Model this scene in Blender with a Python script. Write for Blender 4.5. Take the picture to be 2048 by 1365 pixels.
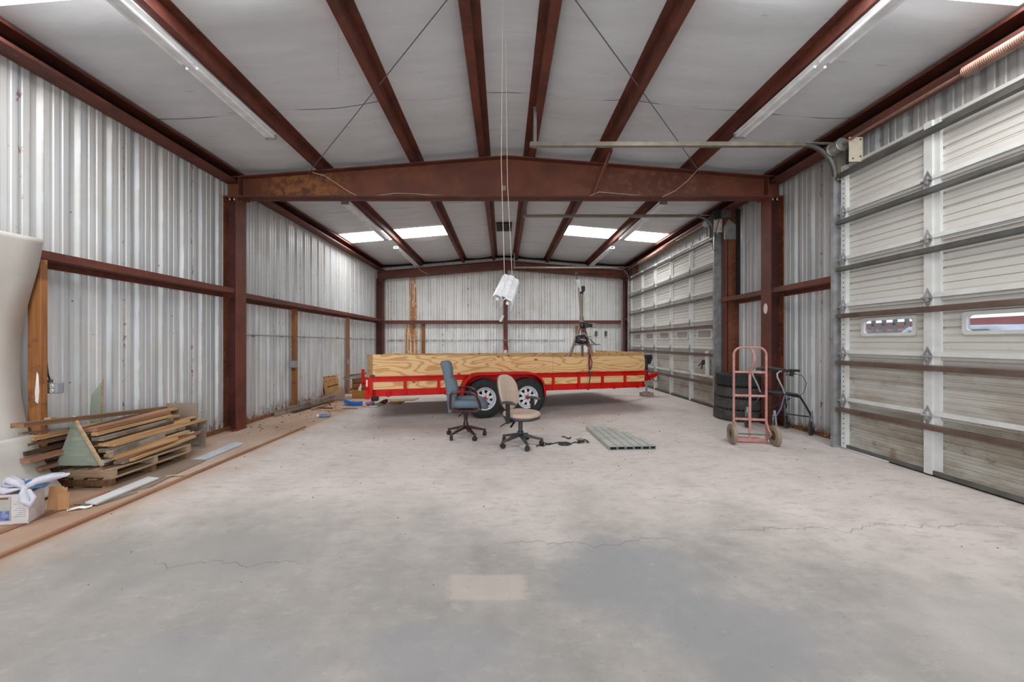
import bpy, bmesh, math, random
from mathutils import Vector, Matrix, Euler
R = math.radians
PI = math.pi
for o in list(bpy.data.objects):
    bpy.data.objects.remove(o)
S = bpy.context.scene
COL = S.collection
rnd = random.Random(7)

# ------------------------------------------------------------------ camera
FPX = 720.0            # focal length in pixels of the 2048 px wide frame
CAM_H = 1.40
cam_d = bpy.data.cameras.new('camera')
cam = bpy.data.objects.new('camera', cam_d)
COL.objects.link(cam)
cam.location = (0, 0, CAM_H)
cam.rotation_euler = (R(90), 0, 0)
cam_d.sensor_fit = 'HORIZONTAL'
cam_d.sensor_width = 36
cam_d.lens = 36 * FPX / 2048
cam_d.shift_x = (1024 - 1007) / 2048
cam_d.shift_y = (685 - 682.5) / 2048
cam_d.clip_start = 0.05
cam_d.clip_end = 300
S.camera = cam
S.view_settings.view_transform = 'Standard'
S.view_settings.look = 'None'
S.view_settings.gamma = 1
S.view_settings.use_curve_mapping = False
S.view_settings.exposure = 0.07
try:
    S.cycles.use_denoising = True
    S.cycles.max_bounces = 8
    S.cycles.diffuse_bounces = 6
    S.cycles.sample_clamp_indirect = 6
except Exception:
    pass

# ------------------------------------------------------------------ light
SKY = 2.2
w = bpy.data.worlds.new('overcast_sky')
S.world = w
w.use_nodes = True
wn = w.node_tree
wn.nodes.clear()
wo = wn.nodes.new('ShaderNodeOutputWorld')
wb = wn.nodes.new('ShaderNodeBackground')
wt = wn.nodes.new('ShaderNodeTexCoord')
ws = wn.nodes.new('ShaderNodeSeparateXYZ')
wr = wn.nodes.new('ShaderNodeValToRGB')
wn.links.new(wt.outputs['Generated'], ws.inputs[0])
wn.links.new(ws.outputs['Z'], wr.inputs[0])
wn.links.new(wr.outputs[0], wb.inputs[0])
wn.links.new(wb.outputs[0], wo.inputs[0])
wr.color_ramp.elements[0].position = 0.0
wr.color_ramp.elements[0].color = (0.95, 0.96, 1.0, 1)
wr.color_ramp.elements[1].position = 0.6
wr.color_ramp.elements[1].color = (0.80, 0.88, 1.0, 1)
wb.inputs[1].default_value = SKY

def area(name, loc, rot, sx, sy, power, color=(1, 1, 1)):
    d = bpy.data.lights.new(name, 'AREA')
    d.shape = 'RECTANGLE'
    d.size = sx
    d.size_y = sy
    d.energy = power
    d.color = color
    o = bpy.data.objects.new(name, d)
    COL.objects.link(o)
    o.location = loc
    o.rotation_euler = rot
    return o
# added fill light at the unseen, assumed open end behind the camera
area('open_end_fill', (0, -4.6, 2.05), (R(90), 0, 0), 8.6, 3.9, 210, (0.97, 0.985, 1))
SKYLIGHT_STRENGTH = 14.0

# ------------------------------------------------------------------ scene constants
XL, XR = -4.44, 4.53          # wall sheets
YF, YB = -4.4, 12.88          # unseen front end left open for light, and back wall
RX = 0.05                     # ridge
GX = 4.22                     # inner faces of girts and struts
XD = 4.22                     # inner face of the overhead doors
YM = 5.77                     # middle of main frame
YE = 12.6                     # end frame
def roofz(x):
    return 4.52 - 0.085 * abs(x - RX)
def fz(x):
    return 0.019 * max(0.0, min(x, 4.6))
def at(px, py, d):
    return Vector(((px - 1007) * d / FPX, d, CAM_H - (py - 685) * d / FPX))
def onfloor(px, py):
    k = (py - 685) + 0.019 * max(0, px - 1007)
    d = CAM_H * FPX / k
    x = (px - 1007) * d / FPX
    return Vector((x, d, fz(x)))

# ------------------------------------------------------------------ object helpers
OFF = {}
def thing(name, label, cat, loc=(0, 0, 0), rz=0.0, group=None, world=False, rot=None):
    o = bpy.data.objects.new(name, None)
    COL.objects.link(o)
    o.empty_display_size = 0.1
    o.location = loc
    o.rotation_euler = rot if rot else (0, 0, rz)
    if label:
        o['label'] = label
        o['category'] = cat
    if group:
        o['group'] = group
    if world:
        OFF[o.name] = Vector(loc)
    return o
def struct_empty(name, loc=(0, 0, 0)):
    o = bpy.data.objects.new(name, None)
    COL.objects.link(o)
    o.location = loc
    o['kind'] = 'structure'
    OFF[o.name] = Vector(loc)
    return o
def kids(o):
    return [c for c in bpy.data.objects if c.parent == o]
def dup(o, label=None, loc=None, rz=None, group=None, rot=None):
    c = o.copy()
    COL.objects.link(c)
    if loc is not None: c.location = loc
    if rz is not None: c.rotation_euler = (0, 0, rz)
    if rot is not None: c.rotation_euler = rot
    if label: c['label'] = label
    if group: c['group'] = group
    for ch in kids(o):
        d = ch.copy()
        COL.objects.link(d)
        d.parent = c
        for g in kids(ch):
            e = g.copy()
            COL.objects.link(e)
            e.parent = d
    return c

class MB:
    def __init__(s):
        s.v = []; s.f = []; s.m = []
    def add(s, vs, fs, mi=0):
        b = len(s.v)
        s.v += [Vector(v) for v in vs]
        s.f += [tuple(i + b for i in f) for f in fs]
        s.m += [mi] * len(fs)
        return s
    def box(s, x0, x1, y0, y1, z0, z1, mi=0):
        return s.add([(x0, y0, z0), (x1, y0, z0), (x1, y1, z0), (x0, y1, z0), (x0, y0, z1), (x1, y0, z1), (x1, y1, z1), (x0, y1, z1)],
                     [(0, 3, 2, 1), (4, 5, 6, 7), (0, 1, 5, 4), (1, 2, 6, 5), (2, 3, 7, 6), (3, 0, 4, 7)], mi)
    def obox(s, c, size, rot=(0, 0, 0), mi=0):
        M = Euler(rot).to_matrix() if not isinstance(rot, Matrix) else rot
        hx, hy, hz = size[0] / 2, size[1] / 2, size[2] / 2
        vs = [M @ Vector(p) + Vector(c) for p in [(-hx, -hy, -hz), (hx, -hy, -hz), (hx, hy, -hz), (-hx, hy, -hz), (-hx, -hy, hz), (hx, -hy, hz), (hx, hy, hz), (-hx, hy, hz)]]
        return s.add(vs, [(0, 3, 2, 1), (4, 5, 6, 7), (0, 1, 5, 4), (1, 2, 6, 5), (2, 3, 7, 6), (3, 0, 4, 7)], mi)
    def bar(s, p0, p1, w_, h_, up=(0, 0, 1), mi=0, w1=None, h1=None):
        p0 = Vector(p0); p1 = Vector(p1)
        t = (p1 - p0).normalized()
        up = Vector(up)
        if abs(t.dot(up)) > 0.98: up = Vector((0, 1, 0)) if abs(t.y) < 0.9 else Vector((1, 0, 0))
        a = t.cross(up).normalized()
        b = a.cross(t).normalized()
        w1 = w_ if w1 is None else w1
        h1 = h_ if h1 is None else h1
        vs = []
        for p, ww, hh in ((p0, w_, h_), (p1, w1, h1)):
            for sa, sb in ((-1, -1), (1, -1), (1, 1), (-1, 1)):
                vs.append(p + a * sa * ww / 2 + b * sb * hh / 2)
        return s.add(vs, [(0, 1, 2, 3), (7, 6, 5, 4), (0, 4, 5, 1), (1, 5, 6, 2), (2, 6, 7, 3), (3, 7, 4, 0)], mi)
    def tube(s, pts, r, n=8, mi=0, closed=False, flat=None):
        pts = [Vector(p) for p in pts]
        k = len(pts)
        rr = r if isinstance(r, (list, tuple)) else [r] * k
        ref = None
        rings = []
        for i, p in enumerate(pts):
            if closed:
                t = (pts[(i + 1) % k] - pts[i - 1]).normalized()
            else:
                t = (pts[min(i + 1, k - 1)] - pts[max(i - 1, 0)]).normalized()
            if ref is None:
                ref = Vector((0, 0, 1)) if abs(t.z) < 0.9 else Vector((1, 0, 0))
            a = t.cross(ref)
            if a.length < 1e-5: a = t.cross(Vector((0, 1, 0)))
            a.normalize()
            b = a.cross(t).normalized()
            ref = b
            fa, fb = flat if flat else (1, 1)
            rings.append([p + a * math.cos(2 * PI * j / n) * rr[i] * fa + b * math.sin(2 * PI * j / n) * rr[i] * fb for j in range(n)])
        vs = [v for q in rings for v in q]
        fs = []
        m = k if closed else k - 1
        for i in range(m):
            i2 = (i + 1) % k
            for j in range(n):
                j2 = (j + 1) % n
                fs.append((i * n + j, i * n + j2, i2 * n + j2, i2 * n + j))
        if not closed:
            fs.append(tuple(range(n - 1, -1, -1)))
            fs.append(tuple((k - 1) * n + j for j in range(n)))
        return s.add(vs, fs, mi)
    def cyl(s, p0, p1, r0, r1=None, n=14, mi=0):
        return s.tube([p0, p1], [r0, r0 if r1 is None else r1], n, mi)
    def lathe(s, prof, n=24, M=None, mi=0, closed=False, cap=True):
        # profile of (r, h); axis is local Z, M places it
        M = M or Matrix.Identity(4)
        vs = []
        for r_, h in prof:
            for j in range(n):
                a = 2 * PI * j / n
                vs.append(M @ Vector((r_ * math.cos(a), r_ * math.sin(a), h)))
        fs = []
        k = len(prof)
        for i in range(k if closed else k - 1):
            i2 = (i + 1) % k
            for j in range(n):
                j2 = (j + 1) % n
                fs.append((i * n + j, i * n + j2, i2 * n + j2, i2 * n + j))
        if not closed and cap:
            if prof[0][0] > 1e-4: fs.append(tuple(range(n - 1, -1, -1)))
            if prof[-1][0] > 1e-4: fs.append(tuple((k - 1) * n + j for j in range(n)))
        return s.add(vs, fs, mi)
    def extr(s, poly, a, b, mi=0):
        # poly: list of 3D points; extruded by vector (b - a) from offset a
        a = Vector(a); b = Vector(b)
        k = len(poly)
        vs = [Vector(p) + a for p in poly] + [Vector(p) + b for p in poly]
        fs = [tuple(range(k - 1, -1, -1)), tuple(range(k, 2 * k))]
        for i in range(k):
            j = (i + 1) % k
            fs.append((i, j, j + k, i + k))
        return s.add(vs, fs, mi)
    def quadbar(s, c4, th, mi=0):
        # slab from four corners with thickness along its normal
        c = [Vector(p) for p in c4]
        nrm = (c[1] - c[0]).cross(c[3] - c[0]).normalized() * th
        return s.extr(c, (0, 0, 0), nrm, mi)
    def pad(s, c, size, rot=(0, 0, 0), e=0.45, n=20, m=12, mi=0, fn=None):
        # super-ellipsoid cushion
        M = Euler(rot).to_matrix() if not isinstance(rot, Matrix) else rot
        def sp(v, p): return math.copysign(abs(v) ** p, v)
        vs = []
        for i in range(m + 1):
            ph = -PI / 2 + PI * i / m
            for j in range(n):
                th = 2 * PI * j / n
                ez = e if not isinstance(e, tuple) else e[1]
                ex = e if not isinstance(e, tuple) else e[0]
                x = sp(math.cos(ph), ez) * sp(math.cos(th), ex) * size[0] / 2
                y = sp(math.cos(ph), ez) * sp(math.sin(th), ex) * size[1] / 2
                z = sp(math.sin(ph), ez) * size[2] / 2
                p = Vector((x, y, z))
                if fn: p = fn(p)
                vs.append(M @ p + Vector(c))
        fs = []
        for i in range(m):
            for j in range(n):
                j2 = (j + 1) % n
                fs.append((i * n + j, i * n + j2, (i + 1) * n + j2, (i + 1) * n + j))
        return s.add(vs, fs, mi)
    def grid(s, P, mi=0, th=0.0):
        # P[i][j] points; optional thickness along z-ish normals
        ni, nj = len(P), len(P[0])
        vs = [v for row in P for v in row]
        fs = []
        for i in range(ni - 1):
            for j in range(nj - 1):
                fs.append((i * nj + j, i * nj + j + 1, (i + 1) * nj + j + 1, (i + 1) * nj + j))
        return s.add(vs, fs, mi)
    def build(s, name, mats, parent=None, smooth=False, bevel=0.0, seg=2, solid=0.0, sub=0, angle=35, pivot=None):
        if not isinstance(mats, (list, tuple)): mats = [mats]
        vs = s.v
        loc = Vector((0, 0, 0))
        if parent is not None and parent.name in OFF:
            off = OFF[parent.name]
            vs = [v - off for v in vs]
        elif parent is None:
            if pivot is None:
                xs = [v.x for v in vs]; ys = [v.y for v in vs]; zs = [v.z for v in vs]
                loc = Vector(((min(xs) + max(xs)) / 2, (min(ys) + max(ys)) / 2, min(zs)))
            else:
                loc = Vector(pivot)
            vs = [v - loc for v in vs]
        me = bpy.data.meshes.new(name)
        me.from_pydata([tuple(v) for v in vs], [], s.f)
        for m_ in mats: me.materials.append(m_)
        if any(s.m):
            me.polygons.foreach_set('material_index', s.m)
        bm = bmesh.new(); bm.from_mesh(me)
        bmesh.ops.recalc_face_normals(bm, faces=bm.faces)
        bm.to_mesh(me); bm.free()
        if smooth:
            me.shade_smooth()
            try: me.set_sharp_from_angle(angle=R(angle))
            except Exception: pass
        o = bpy.data.objects.new(name, me)
        COL.objects.link(o)
        o.location = loc
        if parent is not None:
            o.parent = parent
            if parent.name in OFF: OFF[o.name] = OFF[parent.name]
        if solid:
            md = o.modifiers.new('solid', 'SOLIDIFY'); md.thickness = solid; md.offset = 0
        if bevel:
            md = o.modifiers.new('bevel', 'BEVEL'); md.width = bevel; md.segments = seg; md.limit_method = 'ANGLE'; md.angle_limit = R(40)
        if sub:
            md = o.modifiers.new('sub', 'SUBSURF'); md.levels = sub; md.render_levels = sub
        return o
def tag(o, label=None, cat=None, group=None, kind=None):
    if label: o['label'] = label
    if cat: o['category'] = cat
    if group: o['group'] = group
    if kind: o['kind'] = kind
    return o
def struct(o):
    o['kind'] = 'structure'
    return o
def arc(c, r, a0, a1, n, ax=0, bx=2):
    out = []
    for i in range(n + 1):
        a = R(a0 + (a1 - a0) * i / n)
        p = [c[0], c[1], c[2]]
        p[ax] += r * math.cos(a); p[bx] += r * math.sin(a)
        out.append(Vector(p))
    return out

# ------------------------------------------------------------------ materials
def lin(c):
    def f(u):
        u /= 255.0
        return u / 12.92 if u <= 0.04045 else ((u + 0.055) / 1.055) ** 2.4
    return (f(c[0]), f(c[1]), f(c[2]), 1.0)
class Mat:
    def __init__(s, name, rough=0.6, metal=0.0, color=(128, 128, 128), spec=0.5):
        s.m = bpy.data.materials.new(name)
        s.m.use_nodes = True
        s.t = s.m.node_tree
        s.b = s.t.nodes['Principled BSDF']
        s.b.inputs['Base Color'].default_value = lin(color)
        s.b.inputs['Roughness'].default_value = rough
        s.b.inputs['Metallic'].default_value = metal
        s.b.inputs['Specular IOR Level'].default_value = spec
        s._p = None
    def n(s, ty, **kw):
        nd = s.t.nodes.new(ty)
        for k, v in kw.items(): setattr(nd, k, v)
        return nd
    def ln(s, a, b): s.t.links.new(a, b)
    def pos(s):
        # object position in world axes: use geometry position so repeats differ
        if s._p is None: s._p = s.n('ShaderNodeNewGeometry').outputs['Position']
        return s._p
    def obj(s):
        return s.n('ShaderNodeTexCoord').outputs['Object']
    def xyz(s, v=None):
        q = s.n('ShaderNodeSeparateXYZ'); s.ln(v if v is not None else s.pos(), q.inputs[0]); return q.outputs
    def scale(s, v, sc, rot=(0, 0, 0)):
        q = s.n('ShaderNodeMapping'); q.inputs['Scale'].default_value = sc; q.inputs['Rotation'].default_value = rot
        s.ln(v, q.inputs[0]); return q.outputs[0]
    def noise(s, v, scale=5, detail=4, rough=0.5, dist=0.0, col=False):
        q = s.n('ShaderNodeTexNoise'); q.inputs['Scale'].default_value = scale; q.inputs['Detail'].default_value = detail
        q.inputs['Roughness'].default_value = rough; q.inputs['Distortion'].default_value = dist
        s.ln(v, q.inputs['Vector']); return q.outputs['Color' if col else 'Fac']
    def math(s, op, a, b=None, c=None, clamp=False):
        q = s.n('ShaderNodeMath', operation=op, use_clamp=clamp)
        for i, x in enumerate((a, b, c)):
            if x is None: continue
            if isinstance(x, (int, float)): q.inputs[i].default_value = x
            else: s.ln(x, q.inputs[i])
        return q.outputs[0]
    def ss(s, x, a, b, lo=0.0, hi=1.0):
        q = s.n('ShaderNodeMapRange', interpolation_type='SMOOTHSTEP')
        if a > b: a, b, lo, hi = b, a, hi, lo
        s.ln(x, q.inputs[0]); q.inputs[1].default_value = a; q.inputs[2].default_value = b
        q.inputs[3].default_value = lo; q.inputs[4].default_value = hi
        return q.outputs[0]
    def mix(s, fac, a, b, mode='MIX'):
        q = s.n('ShaderNodeMix', data_type='RGBA', blend_type=mode)
        if isinstance(fac, (int, float)): q.inputs[0].default_value = fac
        else: s.ln(fac, q.inputs[0])
        for i, x in ((6, a), (7, b)):
            if isinstance(x, tuple): q.inputs[i].default_value = lin(x) if len(x) == 3 else x
            else: s.ln(x, q.inputs[i])
        return q.outputs[2]
    def ramp(s, x, stops):
        q = s.n('ShaderNodeValToRGB'); s.ln(x, q.inputs[0])
        e = q.color_ramp.elements
        while len(e) < len(stops): e.new(0.5)
        for el, (p, c) in zip(e, stops):
            el.position = p; el.color = lin(c)
        return q.outputs[0]
    def color(s, c): s.ln(c, s.b.inputs['Base Color']); return s
    def roughn(s, r): s.ln(r, s.b.inputs['Roughness']); return s
    def bump(s, h, strength=0.3, dist=0.01):
        q = s.n('ShaderNodeBump'); q.inputs['Strength'].default_value = strength; q.inputs['Distance'].default_value = dist
        s.ln(h, q.inputs['Height']); s.ln(q.outputs[0], s.b.inputs['Normal']); return s

def noisy(name, c1, c2, scale=6, rough=0.6, metal=0.0, bump=0.0, stretch=(1, 1, 1), detail=4, c3=None):
    m = Mat(name, rough, metal)
    v = m.scale(m.obj(), stretch)
    f = m.noise(v, scale, detail)
    st = [(0.3, c1), (0.7, c2)] if c3 is None else [(0.25, c1), (0.5, c2), (0.75, c3)]
    m.color(m.ramp(f, st))
    if bump: m.bump(f, bump, 0.01)
    return m.m
def plain(name, c, rough=0.5, metal=0.0, spec=0.5):
    return noisy(name, tuple(int(x * 0.93) for x in c), tuple(min(255, int(x * 1.05)) for x in c), 8, rough, metal)

M = {}
# red primer steel
def steel(name, base, dark, rust, amount=0.5):
    m = Mat(name, 0.62)
    p = m.pos()
    f = m.noise(p, 2.2, 6, 0.6)
    g = m.noise(m.scale(p, (1, 1, 1)), 14, 5, 0.65)
    c = m.mix(m.ss(f, 0.35, 0.65), base, dark)
    c = m.mix(m.math('MULTIPLY', m.ss(g, 0.52, 0.7), amount), c, rust)
    m.color(c); m.bump(g, 0.15, 0.004)
    return m.m
M['recess_shade'] = steel('shaded_strut_web', (26, 12, 12), (18, 9, 10), (38, 20, 16), 0.3)  # near-black colour holds the shade inside the open eave strut
M['primer'] = steel('red_primer_steel', (108, 55, 42), (84, 41, 31), (120, 72, 48), 0.6)
M['primer_dark'] = steel('dark_primer_steel', (74, 30, 26), (56, 24, 21), (92, 48, 36), 0.4)
# main rafter: browner with a yellowish rust wash near its left end
m = Mat('weathered_rafter_steel', 0.6)
p = m.pos(); X = m.xyz()
f = m.noise(p, 1.6, 6, 0.6); g = m.noise(p, 9, 6, 0.7)
c = m.mix(m.ss(f, 0.38, 0.62), (112, 60, 38), (90, 46, 31))
wash = m.math('MULTIPLY', m.ss(m.math('ABSOLUTE', m.math('ADD', X[0], 3.2)), 1.0, 0.2), m.ss(g, 0.42, 0.58))
c = m.mix(m.math('MULTIPLY', wash, 0.55), c, (160, 108, 52))
wash2 = m.math('MULTIPLY', m.ss(m.math('ABSOLUTE', m.math('SUBTRACT', X[0], 2.4)), 1.7, 0.3), m.ss(g, 0.5, 0.7))
c = m.mix(m.math('MULTIPLY', wash2, 0.45), c, (150, 112, 84))
m.color(c); M['rafter'] = m.m
M['rust_jamb'] = steel('rusty_jamb_steel', (118, 66, 38), (84, 42, 28), (144, 88, 48), 0.8)

def sheet_mat(name, ax, streak=None, phase=0.0, cols=((178, 183, 187), (206, 210, 212), (228, 231, 232))):
    """galvanised wall sheet; ax is the horizontal axis index along the wall"""
    m = Mat(name, 0.42, 0.15)
    X = m.xyz(); p = m.pos()
    s_ = X[ax]; z = X[2]
    st = (7.0, 7.0, 0.35)
    f1 = m.noise(m.scale(p, st), 1.0, 5, 0.6)
    f2 = m.noise(p, 2.2, 5, 0.6)
    f3 = m.noise(m.scale(p, (1, 1, 0.5)), 16, 5, 0.7)
    c = m.ramp(f1, [(0.3, cols[0]), (0.52, cols[1]), (0.72, cols[2])])
    # thin darker lines along the corners of the ribs
    for off_ in (0.05, 0.255):
        rl = m.math('ABSOLUTE', m.math('SUBTRACT', m.math('FRACT', m.math('DIVIDE', m.math('ADD', s_, 30.5 * 0.61 - phase - off_ + 0.1525), 0.305)), 0.5))
        c = m.mix(m.math('MULTIPLY', m.ss(rl, 0.035, 0.012), m.math('ADD', 0.12, m.math('MULTIPLY', m.ss(f2, 0.35, 0.6), 0.4))), c, (112, 110, 106))
    c = m.mix(m.math('MULTIPLY', m.ss(f2, 0.45, 0.7), 0.35), c, (196, 192, 182))
    # brownish grime higher up the wall
    gr = m.math('MULTIPLY', m.ss(z, 2.2, 3.7), m.ss(f1, 0.35, 0.6))
    c = m.mix(m.math('MULTIPLY', gr, 0.32), c, (168, 156, 142))
    # overlap seams with rust spots
    fr = m.math('FRACT', m.math('DIVIDE', m.math('ADD', s_, 20.03), 0.915))
    seam = m.ss(m.math('ABSOLUTE', m.math('SUBTRACT', fr, 0.5)), 0.035, 0.012)
    c = m.mix(m.math('MULTIPLY', seam, 0.30), c, (120, 118, 108))
    spots = m.math('MULTIPLY', seam, m.ss(f3, 0.56, 0.62))
    c = m.mix(m.math('MULTIPLY', spots, 0.9), c, (112, 62, 36))
    dots = m.n('ShaderNodeTexVoronoi'); dots.inputs['Scale'].default_value = 4.5
    m.ln(p, dots.inputs['Vector'])
    dd = m.ss(dots.outputs['Distance'], 0.06, 0.03)
    c = m.mix(m.math('MULTIPLY', dd, 0.8), c, (88, 78, 68))
    # rusty foot
    ft = m.math('MULTIPLY', m.ss(z, 0.30, 0.05), m.ss(f3, 0.42, 0.6))
    c = m.mix(m.math('MULTIPLY', ft, 0.85), c, (126, 74, 40))
    if streak:
        for (a, b, zt, am) in streak:
            mid = (a + b) / 2; hw = abs(b - a) / 2
            wv = m.noise(m.scale(p, (16, 16, 0.6)), 1.0, 5, 0.7)
            k = m.ss(m.math('ABSOLUTE', m.math('SUBTRACT', s_, mid)), hw, hw * 0.55)
            k = m.math('MULTIPLY', k, m.ss(z, zt + 0.15, zt - 0.15))
            c = m.mix(m.math('MULTIPLY', k, 0.5), c, (232, 222, 190))
            k2 = m.math('MULTIPLY', k, m.ss(wv, 0.50 - am * 0.1, 0.60 - am * 0.1))
            k2 = m.math('MULTIPLY', k2, m.ss(f3, 0.34, 0.48))
            c = m.mix(m.math('MULTIPLY', k2, 0.95), c, (176, 108, 44))
    m.color(c)
    m.roughn(m.ss(f2, 0.2, 0.8, 0.36, 0.6))
    return m.m
M['sheet_side'] = sheet_mat('galvanised_side_sheet', 1, None, 0.07)
M['sheet_back'] = sheet_mat('galvanised_back_sheet', 0, [(-3.62, -2.98, 2.1, 0.5), (-3.42, -3.06, 3.9, 0.7)], 0.1, ((212, 214, 212), (226, 228, 227), (238, 239, 238)))

# white faced roof insulation with dark seams
m = Mat('roof_insulation', 0.55)
X = m.xyz(); p = m.pos()
f = m.noise(m.scale(p, (0.6, 3, 1)), 2.0, 5, 0.6)
c = m.ramp(f, [(0.3, (202, 206, 210)), (0.7, (216, 219, 223))])
wob = m.math('MULTIPLY', m.math('SUBTRACT', m.noise(m.scale(p, (1, 0.0, 0)), 0.8, 2), 0.5), 0.12)
yy = m.math('ADD', X[1], wob)
fr = m.math('ABSOLUTE', m.math('SUBTRACT', m.math('FRACT', m.math('DIVIDE', m.math('ADD', yy, 20 - 3.37 + 0.81), 1.62)), 0.5))
lw = m.ss(fr, 0.0055, 0.002)
gap = m.ss(m.noise(m.scale(p, (1, 0.3, 0)), 1.3, 1), 0.46, 0.56)
c = m.mix(m.math('MULTIPLY', lw, m.math('ADD', 0.2, m.math('MULTIPLY', gap, 0.75))), c, (58, 58, 60))
fr2 = m.math('ABSOLUTE', m.math('SUBTRACT', m.math('FRACT', m.math('DIVIDE', m.math('ADD', yy, 20), 0.41)), 0.5))
c = m.mix(m.math('MULTIPLY', m.math('MULTIPLY', m.ss(fr2, 0.03, 0.008), m.ss(m.noise(m.scale(p, (5, 6, 0)), 1.0, 4), 0.55, 0.68)), 0.35), c, (120, 120, 120))
m.color(c)
h = m.noise(m.scale(p, (0.8, 5, 0)), 2.5, 4, 0.5)
m.bump(h, 0.10, 0.02)
M['insulation'] = m.m

# concrete slab
m = Mat('concrete_slab', 0.62)
X = m.xyz(); p = m.pos()
nb = m.noise(p, 0.55, 5, 0.6); nm = m.noise(p, 2.4, 7, 0.65); nf = m.noise(p, 22, 6, 0.7); nx = m.noise(p, 90, 3, 0.6)
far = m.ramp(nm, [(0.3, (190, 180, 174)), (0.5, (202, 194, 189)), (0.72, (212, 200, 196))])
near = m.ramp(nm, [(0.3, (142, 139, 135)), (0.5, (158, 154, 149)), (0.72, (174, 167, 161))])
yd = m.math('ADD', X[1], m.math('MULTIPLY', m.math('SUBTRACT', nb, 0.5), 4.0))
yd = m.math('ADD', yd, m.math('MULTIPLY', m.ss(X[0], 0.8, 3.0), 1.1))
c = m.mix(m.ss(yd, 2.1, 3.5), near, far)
def blob(cx, cy, rx, ry, amt, col, c, soft=0.5, wob=0.5):
    dx = m.math('DIVIDE', m.math('SUBTRACT', X[0], cx), rx)
    dy = m.math('DIVIDE', m.math('SUBTRACT', X[1], cy), ry)
    d = m.math('SQRT', m.math('ADD', m.math('MULTIPLY', dx, dx), m.math('MULTIPLY', dy, dy)))
    d = m.math('ADD', d, m.math('MULTIPLY', m.math('SUBTRACT', nm, 0.5), wob * 2.4))
    return m.mix(m.math('MULTIPLY', m.ss(d, 1.0 + soft * 0.4, 1.0 - soft), amt), c, col)
nz = m.noise(m.scale(p, (1.0, 2.2, 1)), 7.0, 6, 0.7)
c = m.mix(m.math('MULTIPLY', m.ss(nz, 0.50, 0.66), 0.40), c, (150, 144, 140))
c = m.mix(m.math('MULTIPLY', m.ss(nz, 0.46, 0.32), 0.16), c, (214, 207, 202))
c = blob(0.75, 2.15, 0.55, 0.42, 0.75, (140, 142, 144), c)
c = blob(1.15, 1.72, 0.55, 0.28, 0.7, (142, 143, 145), c)
c = blob(-1.9, 2.35, 0.8, 0.38, 0.55, (152, 150, 147), c)
c = blob(-0.3, 1.62, 0.5, 0.2, 0.55, (144, 145, 148), c)
c = blob(-1.4, 1.55, 0.7, 0.22, 0.5, (150, 150, 153), c)
c = blob(2.5, 1.6, 0.6, 0.35, 0.4, (188, 184, 178), c)
rx_ = m.math('MAXIMUM', m.math('MULTIPLY', m.math('ABSOLUTE', m.math('SUBTRACT', X[0], -0.09)), 4.6), m.math('MULTIPLY', m.math('ABSOLUTE', m.math('SUBTRACT', X[1], 2.06)), 9.5))
rx_ = m.math('ADD', rx_, m.math('MULTIPLY', m.math('SUBTRACT', nf, 0.5), 0.3))
c = m.mix(m.math('MULTIPLY', m.ss(rx_, 1.15, 0.85), 0.5), c, (196, 184, 174))
# dusty orange soil tracked along the left side
sl = m.math('ADD', X[0], m.math('MULTIPLY', m.math('SUBTRACT', nm, 0.5), 0.9))
c = m.mix(m.math('MULTIPLY', m.ss(sl, -2.7, -3.5), 0.65), c, (184, 156, 132))
dk = m.math('MULTIPLY', m.ss(m.math('SUBTRACT', X[0], m.math('MULTIPLY', nm, 0.1)), -3.2, -3.3), m.ss(nb, 0.35, 0.6))
c = m.mix(m.math('MULTIPLY', dk, 0.6), c, (160, 118, 86))
# speckle
c = m.mix(m.math('MULTIPLY', m.ss(nf, 0.58, 0.70), 0.36), c, (126, 120, 116))
c = m.mix(m.math('MULTIPLY', m.ss(nf, 0.36, 0.28), 0.30), c, (222, 216, 210))
c = m.mix(m.math('MULTIPLY', m.ss(nx, 0.60, 0.75), 0.22), c, (110, 106, 102))
v = m.n('ShaderNodeTexVoronoi'); v.inputs['Scale'].default_value = 3.2; m.ln(p, v.inputs['Vector'])
c = m.mix(m.math('MULTIPLY', m.ss(v.outputs['Distance'], 0.03, 0.012), 0.5), c, (96, 90, 84))
# hairline cracks
wv = m.math('MULTIPLY', m.math('SUBTRACT', m.noise(m.scale(p, (1, 0, 0)), 2.3, 6, 0.6), 0.5), 0.5)
for (y0, x0, x1, w_) in ((2.5, -0.1, 1.3, 0.006), (2.62, 1.6, 4.3, 0.006), (2.28, -2.3, -1.2, 0.005), (3.1, 1.3, 1.9, 0.005)):
    d = m.math('ABSOLUTE', m.math('SUBTRACT', m.math('ADD', X[1], wv), y0))
    k = m.math('MULTIPLY', m.ss(d, w_, w_ * 0.3), m.math('MULTIPLY', m.ss(X[0], x0, x0 + 0.2), m.ss(X[0], x1, x1 - 0.2)))
    c = m.mix(m.math('MULTIPLY', k, 0.6), c, (104, 92, 84))
m.color(c)
m.roughn(m.ss(nm, 0.3, 0.7, 0.5, 0.72))
m.bump(nf, 0.12, 0.003)
M['concrete'] = m.m

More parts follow.
